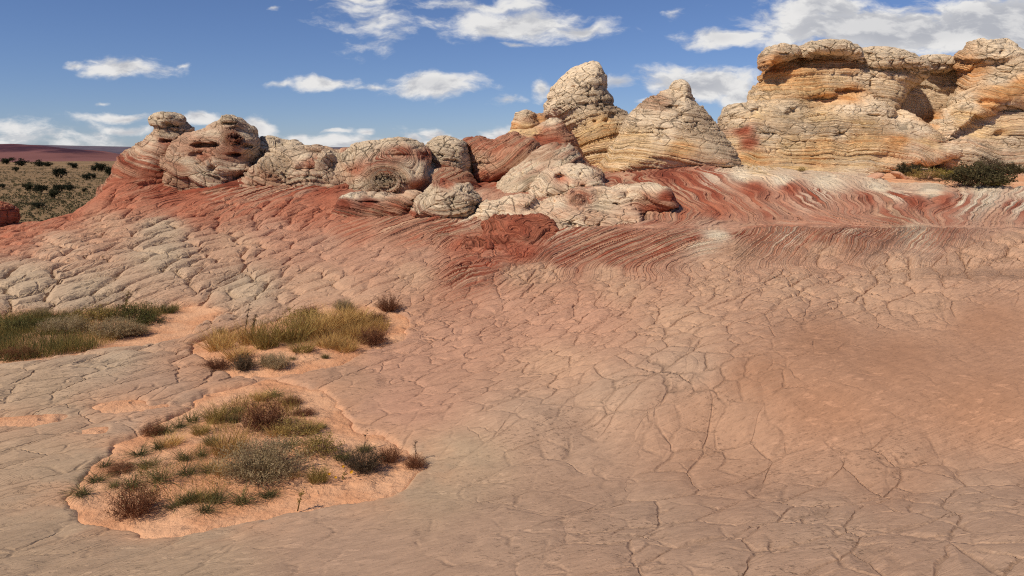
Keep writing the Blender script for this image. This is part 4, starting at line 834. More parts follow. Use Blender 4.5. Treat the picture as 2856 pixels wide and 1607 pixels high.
for poly, Y, T, sd in ((S3((572, 190), (585, 150), (610, 122), (660, 95), (700, 84), (760, 105), (788, 145), (780, 180), (700, 195), (640, 205), (612, 235), (592, 255), (580, 225)), 49.8, 1.3, 22),
                       (S3((785, 180), (800, 135), (835, 100), (900, 85), (980, 82), (1060, 90), (1120, 120), (1150, 170), (1160, 225), (1140, 235), (1090, 185), (950, 160), (830, 182)), 49.8, 1.6, 23),
                       (S3((1135, 135), (1180, 120), (1260, 114), (1400, 125), (1470, 145), (1525, 190), (1555, 250), (1555, 325), (1510, 320), (1390, 280), (1330, 268), (1230, 300), (1165, 235)), 50.2, 1.9, 24),
                       (S3((1510, 200), (1530, 178), (1600, 171), (1700, 174), (1755, 190), (1762, 225), (1680, 262), (1580, 275)), 53.0, 1.2, 25),
                       (S3((1745, 220), (1765, 190), (1800, 180), (1850, 180), (1860, 230), (1790, 240)), 53.5, 1.0, 26)):
    rock('cap_rock', [(poly, Y, T, 1.0)], CAPC, parent=cliff, seed=sd, lump=(.14, .9), cell=(.7, .7, .35), amp=2.4, bedp=(1.2, .03, .4, .05), ledge=.11)
rock('rock_tower', [
     (S3((1835, 240), (1832, 160), (1850, 115), (1880, 85), (1900, 64), (1950, 60), (1965, 78), (2060, 74), (2110, 85), (2163, 115), (2300, 180), (2500, 300), (2560, 1000), (1750, 1000), (1800, 420), (1880, 250)), 49.0, 2.8, .6, .08, .3),
     (S3((1610, 660), (1640, 600), (1720, 500), (1780, 430), (1900, 340), (2040, 300), (2200, 260), (2500, 300), (2560, 480), (2000, 500), (1760, 590), (1660, 690)), 46.6, 1.7, .8, .1, .1),
     (S3((1600, 760), (1640, 650), (1740, 600), (1880, 500), (2050, 460), (2300, 450), (2560, 480), (2560, 1000), (1900, 1000), (1650, 860)), 46.0, 1.8, .6, .2, .3)],
     [(2780, 120, 'cream', 'greyd', .4, 1), (2820, 140, 'cream', 'grey', .4, 1), (2720, 180, 'orange', 'gold', .7, .2), (2710, 210, 'orange', 'warm', .7, .2), (2750, 165, 'cream', 'greyd', .5, 1), (2780, 220, 'cream', 'greyd', .6, .9), (2820, 200, 'warm', 'greyd', .6, .9), (2840, 240, 'orange', 'gold', .7, .4), (2800, 265, 'orange', 'gold', .8, .3), (2700, 290, 'cream', 'warm', .6, .9), (2680, 330, 'gold', 'warm', .6, .5), (2760, 290, 'orange', 'gold', .7, .3), (2640, 340, 'cream', 'warm', .6, .8), (2720, 330, 'gold', 'cream', .6, .5), (2820, 300, 'cream', 'greyd', .7, .9), (2740, 345, 'cream', 'gold', .8, .6), (2730, 370, 'gold', 'cream', .7, .3), (2800, 370, 'gold', 'tan', .6, .3), (2660, 380, 'cream', 'tan', .7, .8), (2820, 390, 'cream', 'greyd', .8, .8), (2720, 400, 'cream', 'tan', .9, .6), (2700, 430, 'cream', 'greyd', 1, .2), (2820, 440, 'cream', 'tan', 1, .2), (2760, 460, 'cream', 'tan', 1, .1), (2640, 420, 'tan', 'cream', .9, .2)],
     'cream tower with a domed head and orange seam at the right edge', 'rock formation', k=.22, bedp=(1, .09, .25, .35), lump=(.34, .5), cell=(.75, .75, .42), amp=2.6, ledge=.12, seed=28,
     dents=[(2797, 147, 10, 6, .6), (2805, 203, 26, 6, .6), (2730, 360, 40, 12, .6), (2790, 372, 26, 10, .6), (2722, 190, 14, 34, .7), (2760, 285, 70, 8, .5), (2650, 392, 34, 5, .7)], vox=.075)

# --- loose slabs on the shelf and the thin ledge in the bowl
def boulder(pts, Y, T, label, cols, seed, name='boulder'):
    rock(name, [(pts, Y, T, .7)], cols, label, 'rock', vox=.035, lump=(.05, 2.0), ledge=.03, seed=seed, amp=.8, cell=(.9, .9, .9), k=.1)
BC = [(2420, 490, 'pink', 'tan', .4, .4), (2520, 490, 'tan', 'red', .4, .4)]
boulder(S3((1188, 925), (1215, 895), (1250, 875), (1295, 858), (1312, 885), (1290, 905), (1240, 925), (1205, 935)), 37.5, .5, 'flat pink slab lying leftmost of the loose slabs before the cliff', BC, 41)
boulder(S3((1362, 868), (1380, 858), (1405, 862), (1475, 905), (1480, 938), (1440, 940), (1400, 900)), 37.2, .4, 'tilted pink slab leaning beside the dark bushes before the cliff', BC, 42)
boulder(S3((1455, 945), (1470, 925), (1500, 920), (1530, 940), (1520, 955), (1470, 956)), 36.2, .35, 'small rounded slab at the foot of the tilted slab', BC, 43)
LC = [(2530, 620, 'tan', 'dred', .9, .1), (2600, 625, 'dred', 'ddred', .9, .1), (2650, 640, 'dred', 'tan', .9, .1)]
boulder(S3((1400, 1196), (1450, 1180), (1560, 1170), (1690, 1158), (1752, 1154), (1740, 1168), (1600, 1188), (1480, 1200)), 24.0, .4, 'long thin pink ledge lying in the striped bowl', LC, 44, 'rock_ledge')
boulder(S3((1480, 1200), (1580, 1190), (1700, 1190), (1786, 1190), (1784, 1206), (1740, 1218), (1600, 1212), (1500, 1210)), 22.6, .4, 'dark red ledge edge just below the thin pink ledge', LC, 45, 'rock_ledge')

# ------------------------------------------------------------------ hills on the horizon
def hill_mat(name, c1, c2, c3):
    m, T, b, o = material(name)
    pos = T.new('NewGeometry').outputs['Position']
    sx = T.new('SeparateXYZ'); T.put(sx.inputs[0], pos)
    n = T.noise(T.v('MULTIPLY', pos, (1, .4, 3.0)), .012, 6, .65)
    st = T.noise(None, .10, 3, .6, '1D', w=T.m('MULTIPLY_ADD', n, 18.0, sx.outputs[2]))
    c = T.mix(T.ramp(n, .38, .62), tuple(lin(c1)), tuple(lin(c2)))
    c = T.mix(T.m('MULTIPLY', T.ramp(st, .5, .65), .5), c, tuple(lin(c3)))
    c = T.mix(T.ramp(T.m('MULTIPLY_ADD', T.m('SUBTRACT', n, .5), -60.0, sx.outputs[2]), 24, 6, 0, .85), c, tuple(lin(c3)))
    T.put(b.inputs['Base Color'], c)
    return m
def hills(name, crest, Y, depth, foot, mat, seed):
    """crest: (px, py) points of the skyline"""
    cx = np.array([c[0] for c in crest], float); cy = np.array([c[1] for c in crest], float)
    u = np.linspace(cx[0], cx[-1], 420); v = np.linspace(-1, 1, 60)
    U, Vv = np.meshgrid(u, v, indexing='ij')
    py = np.interp(u, cx, cy)
    top = at(u, py, Y)
    X = np.broadcast_to(top[:, 0][:, None], U.shape); Yv = Y + Vv * depth
    n = fbm(np.stack([X.ravel(), Yv.ravel(), 0 * X.ravel()], -1), 1 / (depth * .35), 5, seed).reshape(X.shape)
    prof = (1 - np.abs(Vv)) ** 1.0
    prof = sstep(prof, 0, 1) * .55 + prof * .45
    Z = foot + (top[:, 2] - foot)[:, None] * prof * (1 + .55 * n * (1 - prof) * 1.4) + 0
    idx = np.arange(U.size).reshape(U.shape)
    F = np.stack([idx[:-1, :-1], idx[1:, :-1], idx[1:, 1:], idx[:-1, 1:]], -1).reshape(-1, 4)
    o = add_mesh(name, np.stack([X.ravel(), Yv.ravel(), Z.ravel()], -1), F, mat)
    tag(o, kind='structure')
hills('red_hills', [(-700, 404), (-250, 408), (0, 402), (40, 401), (90, 406), (130, 412), (150, 416), (200, 416), (250, 426), (290, 438), (330, 445), (420, 452), (700, 458), (1000, 459)], 1700, 560, -6, hill_mat('red_hill_rock', (66, 38, 46), (96, 54, 56), (138, 90, 80)), 401)  # cloud shade and haze are painted into the dusky hill colours
hills('far_mesa', [(-900, 404), (0, 403), (110, 404), (250, 407), (400, 410), (700, 411), (1200, 410), (2200, 412), (3400, 414)], 4300, 900, -8, hill_mat('mesa_rock', (86, 76, 84), (104, 92, 98), (112, 96, 98)), 411)

# ------------------------------------------------------------------ plants
rng = np.random.default_rng(7)
class MB:
    def __init__(s): s.V = []; s.F = []; s.n = 0
    def add(s, V, F):
        s.V.append(V); s.F.append(np.asarray(F) + s.n); s.n += len(V)
    def build(s, name, mat, parent=None):
        return add_mesh(name, np.concatenate(s.V), np.concatenate(s.F), mat, parent=parent, smooth=False)

def strips(base, dirv, length, width, droop, seg=4, twist=None):
    """bundle of tapered curved blades: base (n,3), unit direction (n,3), length, width, droop (n)"""
    n = len(base)
    t = np.linspace(0, 1, seg + 1)
    P = base[:, None] + dirv[:, None] * (length[:, None] * t)[..., None]
    out = dirv * [1, 1, 0]; out /= np.maximum(np.linalg.norm(out, axis=1, keepdims=True), 1e-6)
    P = P + out[:, None] * (droop * length * .45)[:, None, None] * (t ** 2)[None, :, None]
    P[:, :, 2] -= (droop * length * .75)[:, None] * t ** 2.2
    a = rng.uniform(0, 2 * np.pi, n)
    side = np.stack([np.cos(a), np.sin(a), 0 * a], -1)
    w = width[:, None] * (1 - t ** 1.5 * .9) * .5
    L = P - side[:, None] * w[..., None]; R = P + side[:, None] * w[..., None]
    V = np.stack([L, R], 2).reshape(-1, 3)
    b = np.arange(n)[:, None] * (2 * (seg + 1)) + np.arange(seg)[None] * 2
    F = np.stack([b, b + 1, b + 3, b + 2], -1).reshape(-1, 4)
    return V, F, P

def dirs(n, lean0, lean1):
    az = rng.uniform(0, 2 * np.pi, n); el = rng.uniform(lean0, lean1, n)
    return np.stack([np.cos(az) * np.sin(el), np.sin(az) * np.sin(el), np.cos(el)], -1)

def tuft_mesh(name, n, h, r0, lean, droop, width, mat):
    """unit bunch: blades rising from a small crown"""
    q = rng.uniform(0, 1, n) ** .5 * r0; a = rng.uniform(0, 2 * np.pi, n)
    base = np.stack([q * np.cos(a), q * np.sin(a), -.03 + 0 * a], -1)
    d = dirs(n, 0, lean) + np.stack([np.cos(a), np.sin(a), 0 * a], -1) * .25
    d /= np.linalg.norm(d, axis=1, keepdims=True)
    mb = MB()
    V, F, _ = strips(base, d, h * rng.uniform(.45, 1.0, n), width * rng.uniform(.6, 1.2, n), droop * rng.uniform(.2, 1.2, n))
    mb.add(V, F)
    return mb, mat

def leaves(C, size, n):
    """n small random quads round points C"""
    k = rng.integers(0, len(C), n)
    c = C[k] + rng.normal(0, size * .8, (n, 3))
    a = rng.normal(0, 1, (n, 3)); a /= np.linalg.norm(a, axis=1, keepdims=True)
    b = np.cross(a, rng.normal(0, 1, (n, 3))); b /= np.maximum(np.linalg.norm(b, axis=1, keepdims=True), 1e-6)
    s = size * rng.uniform(.5, 1.2, n)[:, None]
    V = np.stack([c - a * s, c + b * s * .45, c + a * s, c - b * s * .45], 1).reshape(-1, 3)
    F = np.arange(4 * n).reshape(n, 4)
    return V, F

def shrub_parts(n, h, spread, leaf, nleaf, width, lean=1.25, droop=.25):
    q = rng.uniform(0, 1, n) ** .5 * spread * .35; a = rng.uniform(0, 2 * np.pi, n)
    base = np.stack([q * np.cos(a), q * np.sin(a), -.02 + 0 * a], -1)
    el = rng.uniform(0, lean, n)
    d = np.stack([np.cos(a) * np.sin(el), np.sin(a) * np.sin(el), np.cos(el)], -1)
    ln = np.sqrt((h * np.cos(el)) ** 2 + (spread * .75 * np.sin(el)) ** 2) * rng.uniform(.7, 1.05, n)
    V, F, P = strips(base, d, ln, width * rng.uniform(.7, 1.3, n), droop * rng.uniform(0, 1, n))
    st = MB(); st.add(V, F)
    tips = P[:, 2:].reshape(-1, 3)
    m = n * 5
    k = rng.integers(0, len(tips), m)
    dd = dirs(m, 0, 1.2)
    V, F, P2 = strips(tips[k], dd, h * .22 * rng.uniform(.5, 1.2, m), width * .6 * np.ones(m), .2 * rng.uniform(0, 1, m), seg=2)
    fo = MB(); fo.add(V, F)
    fo.add(*leaves(np.concatenate([P2[:, 1:].reshape(-1, 3), tips]), leaf, nleaf))
    return st, fo

PROTO = {}
def proto_tuft(key, *a):
    for v in range(3):
        mb, mat = tuft_mesh(key, *a)
        o = mb.build('grass_tuft', mat)
        PROTO.setdefault(key, []).append(o.data); bpy.data.objects.remove(o)
def proto_shrub(key, mats, *a, extra=None):
    for v in range(2):
        st, fo = shrub_parts(*a)
        o1 = st.build('stems', mats[0]); o2 = fo.build('foliage', mats[1])
        d = [('stems', o1.data), ('foliage', o2.data)]
        if extra:
            tip = np.concatenate(fo.V); top = tip[tip[:, 2] > np.quantile(tip[:, 2], .35)]
            mb = MB(); mb.add(*leaves(top, extra[1], extra[2])); o3 = mb.build('seed_heads', extra[0]); d.append(('seed_heads', o3.data)); bpy.data.objects.remove(o3)
        PROTO.setdefault(key, []).append(d); bpy.data.objects.remove(o1); bpy.data.objects.remove(o2)

# all prototypes are about 1 m across and are scaled to size
proto_tuft('wiry', 130, .92, .14, 1.15, 1.0, .015, M_DARKGREEN)
proto_tuft('green', 260, .80, .22, .95, .45, .014, M_DARKGREEN)
proto_tuft('olive', 300, .95, .25, .7, .35, .013, M_OLIVE)
proto_tuft('tan', 320, .95, .26, .75, .35, .012, M_TAN)
proto_tuft('meadow', 320, .7, .34, .8, .4, .014, M_GREEN)
proto_shrub('grey', (M_GREY, M_GREY), 420, .60, .5, .014, 5200, .010)
proto_shrub('russet', (M_RUSSET, M_RUSSET), 300, .62, .5, .016, 3600, .010)
proto_shrub('seedy', (M_RUSSET, M_RUSSET), 240, .70, .5, .016, 3000, .012, extra=(M_FLOWER, .016, 160))
proto_shrub('black', (M_WOOD, M_BLACK), 150, .52, .5, .026, 5000, .012)
proto_shrub('dark', (M_DARKBROWN, M_DARKBROWN), 300, .60, .5, .016, 4200, .010)
proto_shrub('olivebush', (M_WOOD, M_OLIVE), 150, .62, .5, .022, 2200, .010)
proto_shrub('yellow', (M_WOOD, M_YELLOW), 110, .55, .5, .032, 2000, .012)
proto_shrub('greenbush', (M_WOOD, M_GREEN), 130, .55, .5, .022, 2300, .010)

SURF = {}
def sand_z(x, y):
    big, thin, shelf = patch_sd(np.array([x]), np.array([y]))
    return .10 * float(sstep(-big, 0, 1.2)[0]) * .6 + .0

def plant(key, px, py, wpx, hscale, label, cat, group, name=None, lift=True, pos=None):
    """one plant: base at photo px, width in photo px"""
    P = hit(px, py) if pos is None else np.asarray(pos, float)
    if 'near' in (group or ''): hscale *= .86
    s = (1.7 if key == 'wiry' else 1.28) * wpx * P[1] / FPX
    rz = rng.uniform(0, 6.28)
    z = P[2] + (sand_z(P[0], P[1]) if lift else 0)
    pr = PROTO[key][rng.integers(0, len(PROTO[key]))]
    if isinstance(pr, list):
        o = bpy.data.objects.new(name or 'shrub', None)
        COL.objects.link(o); o.empty_display_size = .1
        for nm, me in pr:
            c = bpy.data.objects.new(nm, me); COL.objects.link(c); c.parent = o
            if nm == 'seed_heads': c['kind'] = 'stuff'
    else:
        o = bpy.data.objects.new(name or 'grass_tuft', pr); COL.objects.link(o)
    if group and 'cliff' in group: z += .08
    o.location = (P[0], P[1], z); o.rotation_euler = (0, 0, rz); o.scale = (s, s, s * hscale)
    tag(o, label, cat, group)
    return o

GN = 'plants on the near sand patch'
NEARP = [  # kind, sheet x, sheet y of the base, width, height factor, label
    ('grey', 1470, 1120, 400, .78, 'largest grey brown twiggy bush in the middle of the near sand patch'),
    ('tan', 1290, 1010, 230, 1.1, 'tall dry tan grass behind the left side of the big grey bush'),
    ('tan', 1250, 1110, 150, .7, 'low dry grass at the left foot of the big grey bush'),
    ('russet', 1490, 850, 240, .95, 'dark russet bush near the top of the near sand patch'),
    ('seedy', 760, 1320, 230, 1.05, 'dark red bush with pale seed heads at the lower left of the near patch'),
    ('green', 1060, 1265, 150, .85, 'dense green tuft left half of the low mound at the front of the near patch'),
    ('green', 1215, 1260, 160, .8, 'dense green tuft right half of the low mound at the front of the near patch'),
    ('olive', 1130, 1255, 150, .5, 'flattened olive grass between the two dense green tufts at the front'),
    ('wiry', 1150, 1310, 130, .8, 'dark wiry tuft frontmost on the near sand patch'),
    ('dark', 2045, 1085, 190, 1.1, 'largest dark bush on the right end of the near sand patch'),
    ('olivebush', 1790, 1000, 210, .85, 'olive bush right of the big grey bush'),
    ('olivebush', 1650, 880, 190, .7, 'low olive bush below and right of the dark russet bush'),
    ('olive', 1790, 1150, 150, 1.0, 'olive tuft in front of the gap between grey bush and dark bush'),
    ('green', 1925, 1030, 140, .9, 'spiky dark green tuft touching the left of the dark bush'),
    ('green', 2045, 970, 120, .6, 'small dark green tuft on top of the mound behind the dark bush'),
    ('russet', 2185, 1020, 120, 1.1, 'dark brown tuft just right of the largest dark bush'),
    ('russet', 2330, 1050, 120, .9, 'brown clump alone at the right tip of the near sand'),
    ('olive', 1215, 810, 170, .9, 'olive green tuft left of the dark russet bush'),
    ('green', 1315, 820, 100, 1.0, 'green tuft squeezed against the left of the dark russet bush'),
    ('russet', 860, 870, 110, .9, 'small russet bush on the left edge of the near sand'),
    ('wiry', 930, 860, 120, .9, 'wiry green tuft right beside the small russet bush'),
    ('wiry', 1005, 835, 100, .8, 'wiry tuft two places right of the small russet bush'),
    ('tan', 960, 940, 150, .6, 'low patch of dry grass below the small russet bush'),
    ('wiry', 890, 955, 110, .9, 'wiry green tuft under the small russet bush'),
    ('wiry', 780, 985, 120, .8, 'wiry green tuft left of the low dry grass'),
    ('wiry', 590, 1050, 100, .8, 'lone wiry tuft on bare sand at the far left edge'),
    ('wiry', 540, 1130, 130, .6, 'flat wiry tuft on the left tip above the lowest left tuft'),
    ('wiry', 460, 1205, 130, .7, 'lowest wiry tuft at the left tip of the near sand'),
    ('wiry', 825, 1065, 120, .9, 'wiry tuft in the left middle beside trailing russet stems'),
    ('russet', 680, 1075, 150, .35, 'trailing russet stems creeping over the left sand'),
    ('wiry', 735, 1175, 130, .9, 'wiry tuft straight above the bush with pale seed heads'),
    ('wiry', 900, 1150, 170, 1.0, 'large dark wiry tuft between seed bush and big grey bush'),
    ('wiry', 1035, 1035, 110, 1.0, 'upright wiry tuft left of the tall dry grass'),
    ('wiry', 1135, 1015, 90, .9, 'small wiry tuft touching the tall dry grass'),
    ('wiry', 1050, 1115, 130, .9, 'wiry tuft left of the low dry grass of the big grey bush'),
    ('wiry', 1175, 1105, 110, .8, 'wiry tuft at the left edge of the big grey bush'),
    ('green', 1190, 950, 120, 1.0, 'green tuft behind the tall dry grass'),
    ('olive', 1130, 880, 130, .8, 'thin olive tuft in the upper middle of the near sand'),
    ('wiry', 1630, 960, 140, .7, 'arching wiry tuft between big grey bush and low olive bush'),
    ('green', 1515, 1225, 130, .7, 'spreading green tuft in front of the big grey bush'),
    ('wiry', 1350, 1260, 150, .9, 'wiry tuft right of the low front mound'),
    ('wiry', 985, 1290, 120, .9, 'wiry tuft between the seed bush and the low front mound'),
    ('wiry', 1535, 665, 110, .8, 'topmost wiry tuft on the near sand patch'),
    ('tan', 1470, 690, 110, .7, 'topmost tan grass beside the topmost wiry tuft'),
    ('wiry', 1330, 755, 90, .8, 'wiry tuft behind the squeezed green tuft'),
    ('wiry', 1080, 800, 110, 1.0, 'wiry tuft high on the left edge of the near sand'),
    ('olive', 1740, 870, 150, .7, 'olive grass at the upper right edge of the plants'),
    ('russet', 1710, 765, 110, .5, 'low dark sprawl right of the dark russet bush'),
    ('russet', 1640, 705, 110, .5, 'low dark sprawl above the dark russet bush'),
    ('green', 1800, 840, 90, .7, 'dark green tuft at the upper right edge of the plants'),
    ('tan', 1560, 890, 160, .6, 'tan grass under the dark russet bush'),
    ('tan', 1650, 1130, 90, .6, 'small tan tuft at the right foot of the big grey bush'),
    ('wiry', 640, 1165, 80, .7, 'faint thin tuft on bare sand right of the left tip'),
]
for kind, sx, sy, w, hs, lab in NEARP:
    (px, py), = S4((sx, sy))
    isb = isinstance(PROTO[kind][0], list)
    plant(kind, px, py, w / 2.0125, hs, lab, 'bush' if isb else 'grass tuft', GN, 'bush' if isb else 'grass_tuft')

GM = 'plants on the middle sand patch'
MIDP = [
    ('olive', 1500, 400, 190, 1.2, 'tallest olive green grass left of centre in the middle patch'),
    ('tan', 1410, 380, 170, 1.1, 'tall golden grass left of the tallest olive grass'),
    ('olive', 1640, 360, 230, .9, 'broad olive grass right of the tallest olive grass'),
    ('tan', 1790, 320, 210, .9, 'golden grass in the centre of the middle patch'),
    ('tan', 1240, 400, 200, .8, 'brown grass at the left end of the middle patch'),
    ('tan', 1330, 450, 170, .7, 'brown grass in front of the left end of the middle patch'),
    ('olivebush', 1690, 275, 200, .7, 'olive bush at the back of the middle patch'),
    ('tan', 1900, 280, 190, .8, 'golden grass right of centre at the back of the middle patch'),
    ('tan', 2010, 265, 170, .7, 'golden grass near the right end of the middle patch'),
    ('russet', 2090, 360, 160, .8, 'brown bush at the right front of the middle patch'),
    ('tan', 1840, 390, 150, .7, 'short tan grass at the front centre of the middle patch'),
    ('tan', 1940, 400, 160, .6, 'short tan grass left of the brown right front bush'),
    ('tan', 1980, 330, 170, .7, 'tan grass between back and front on the right of the middle patch'),
    ('olive', 1700, 420, 150, .6, 'low olive grass at the front of the middle patch'),
    ('grey', 1560, 500, 120, 1.0, 'small grey green bush on bare sand at the front edge of the middle patch'),
    ('dark', 1370, 505, 130, 1.0, 'dark round bush at the lower left of the middle patch'),
    ('grey', 1505, 490, 90, 1.1, 'small grey bush just left of the grey green front bush'),
    ('russet', 1220, 495, 130, .6, 'low russet bush at the left front corner of the middle patch'),
    ('russet', 2180, 175, 120, .95, 'round reddish bush on rock above the right end of the middle patch'),
    ('grey', 1930, 170, 100, .8, 'small faded bush on the rock edge behind the middle patch'),
    ('russet', 1740, 215, 100, .9, 'thin reddish bush on the back edge of the middle patch'),
    ('green', 1825, 445, 60, .9, 'tiny green tuft on the sand at the front of the middle patch'),
    ('green', 1640, 460, 50, .9, 'tiny dark tuft on the sand below the low olive grass'),
    ('green', 1240, 305, 60, 1.3, 'small dark sprig on the left back edge of the middle patch'),
    ('russet', 2110, 235, 110, .5, 'low brown sprawl at the right end of the middle patch'),
]
for kind, sx, sy, w, hs, lab in MIDP:
    (px, py), = S4((sx, sy))
    isb = isinstance(PROTO[kind][0], list)
    plant(kind, px, py, w / 2.0125, hs, lab, 'bush' if isb else 'grass tuft', GM, 'bush' if isb else 'grass_tuft')

GL = 'bushes standing in the left grass patch'
LEFTP = [
    ('grey', 650, 330, 220, .6, 'grey green bush at the right front of the left grass patch'),
    ('greenbush', 750, 250, 220, .7, 'green bush at the right back of the left grass patch'),
    ('grey', 370, 310, 220, .55, 'grey bush in the middle of the left grass patch'),
    ('greenbush', 840, 270, 140, .7, 'small green bush at the right tip of the left grass patch'),
    ('grey', 230, 215, 110, .7, 'pale grey bush at the back edge of the left grass patch'),
    ('green', 950, 200, 110, .9, 'dark tuft on sand beyond the right tip of the left grass patch'),
    ('olivebush', 540, 250, 200, .6, 'olive bush at the back of the left grass patch'),
    ('russet', 110, 440, 160, .5, 'brown bush at the front left of the left grass patch'),
    ('greenbush', 100, 290, 240, .5, 'broad dark green bush at the far left of the grass patch'),
    ('grey', 770, 320, 130, .6, 'small grey bush on the sand right of the left grass patch'),
]
for kind, sx, sy, w, hs, lab in LEFTP:
    (px, py), = S4((sx, sy))
    isb = isinstance(PROTO[kind][0], list)
    plant(kind, px, py, w / 2.0125, hs, lab, 'bush' if isb else 'grass tuft', GL, 'bush' if isb else 'grass_tuft')

# stalks that stand above the patches
def stalk(px, py, top_px, top_py, label, side=0, name='dry_stalk', fat=.02, mat=None, heads=0):
    P = hit(px, py); t = at(top_px, top_py, P[1])
    mb = MB()
    d = t - P; ln = np.linalg.norm(d); d = d / ln
    for a in (0, 1.05, 2.1):
        V, F, Pp = strips(P[None] - P, d[None], np.array([ln]), np.array([fat]), np.array([.05]), 6)
        mb.add(V, F)
    cs = Pp[0][2:]
    if side:
        k = rng.integers(0, len(cs), side)
        V, F, P2 = strips(cs[k], dirs(side, .2, .8), ln * .35 * rng.uniform(.4, 1, side), fat * .5 * np.ones(side), .2 * np.ones(side), 3)
        mb.add(V, F)
        mb.add(*leaves(P2[:, 1:].reshape(-1, 3), .009, side * 12))
    elif heads:
        mb.add(*leaves(Pp[0][3:], .02, heads))
    o = mb.build(name, mat or M_WOOD); o.location = tuple(P)
    tag(o, label, 'plant stalk')
    return o
(a, b, c, d, e, f, g, h_) = S4((1370, 340), (1395, 130), (1405, 350), (1432, 195), (690, 190), (720, 70), (1670, 1300), (1690, 1205))
stalk(*a, *b, 'taller thin bare stalk standing in the middle grass patch', fat=.032, heads=60)
stalk(*c, *d, 'shorter thick bent stalk standing in the middle grass patch', fat=.055, heads=90)
stalk(*e, *f, 'tall wispy green plant rising above the left grass patch', side=16, name='wispy_plant', fat=.026, mat=M_OLIVE)
stalk(*g, *h_, 'single upright dry sprig near the front rim of the near sand', side=14, name='dry_sprig', fat=.014, mat=M_OLIVE)
(a, b, c, d) = S4((2045, 960), (2050, 860), (2330, 1020), (2330, 920))
stalk(*a, *b, 'thin dry stems sticking up behind the largest dark bush', side=8, name='dry_plant', fat=.010)
stalk(*c, *d, 'thin dry stems rising from the brown clump at the right tip', side=8, name='dry_plant', fat=.010)
(a, b) = S4((1915, 1140), (1935, 1090))
fl = stalk(*a, *b, 'tiny plant with a few yellow flowers before the largest dark bush', side=8, name='flower_plant', fat=.008, mat=M_OLIVE)
P = hit(*a)
for i in range(6):
    mb = MB(); c0 = (at(*b, P[1]) - P) + rng.normal(0, .05, 3)
    V = c0 + np.array([[0, 0, 0]] + [[.016 * math.cos(t), -.006, .016 * math.sin(t)] for t in np.linspace(0, 5.24, 6)])
    mb.add(V, [(0, 1, 2, 3), (0, 3, 4, 5), (0, 5, 6, 1)]); mb.build('blossom', M_PETAL, fl)

# uncountable growth: the meadow of the left patch, thin dry grass and litter between the plants
def field(name, poly, n, h, mat, seed, keep=None, width=.006):
    r = np.random.default_rng(seed)
    lo, hi = poly.min(0), poly.max(0)
    xy = r.uniform(lo, hi, (n * 6, 2))
    sd = poly_sd(xy[:, 0], xy[:, 1], poly)
    dn = fbm(np.c_[xy, 0 * xy[:, 0]], 1.2, 3, seed)
    ok = (sd < -.12) & keep(xy, sd, dn)
    xy = xy[ok][:n]
    z = ground_base(xy[:, 0], xy[:, 1]) + .06
    B = np.c_[xy, z]
    d = dirs(len(B), 0, .8)
    hh = h * r.uniform(.4, 1.1, len(B)) * (1 + .8 * fbm(B, 1.1, 2, seed + 9))
    V, F, _ = strips(B - [0, 0, .08], d, hh + .06, width * r.uniform(.6, 1.3, len(B)), .4 * r.uniform(0, 1, len(B)), 3)
    o = add_mesh(name, V, F, mat, smooth=False)
    tag(o, kind='stuff')
S4i = lambda x, y: hit(*S4((x, y))[0])
xr_ = S4i(1000, 260)[0]
def lim(xy): return xy[:, 0] < xr_ - .5 + .0 * xy[:, 1]
field('meadow_grass', LEFT_PATCH, 15000, .26, M_GREEN, 501, lambda xy, sd, dn: lim(xy) & (dn > -.35))
field('dry_meadow_grass', LEFT_PATCH, 5000, .24, M_OLIVE, 507, lambda xy, sd, dn: lim(xy) & (dn > .02))
field('dry_grass', MID_PATCH, 6000, .30, M_TAN, 511, lambda xy, sd, dn: (dn > -.05) & (sd < -.35) & (xy[:, 1] > 12.8))
field('thin_dry_grass', NEAR_PATCH, 6500, .13, M_OLIVE, 517, lambda xy, sd, dn: (dn > -.08) & (sd < -.5), .006)

def litter():
    r = np.random.default_rng(523)
    pts = []
    for poly in (NEAR_PATCH, MID_PATCH):
        xy = r.uniform(poly.min(0), poly.max(0), (9000, 2))
        sd = poly_sd(xy[:, 0], xy[:, 1], poly); dn = fbm(np.c_[xy, 0 * xy[:, 0]], 1.7, 3, 529)
        xy = xy[(sd < -.25) & (dn > .0)][:1600]
        pts.append(xy)
    xy = np.concatenate(pts)
    z = ground_base(xy[:, 0], xy[:, 1]) + np.array([sand_z(a, b) for a, b in xy]) * 1.0 + .012
    V, F, _ = strips(np.c_[xy, z], dirs(len(xy), 1.35, 1.6), r.uniform(.04, .16, len(xy)), np.full(len(xy), .006), np.full(len(xy), .02), 2)
    o = add_mesh('plant_litter', V, F, M_WOOD, smooth=False); tag(o, kind='stuff')
litter()

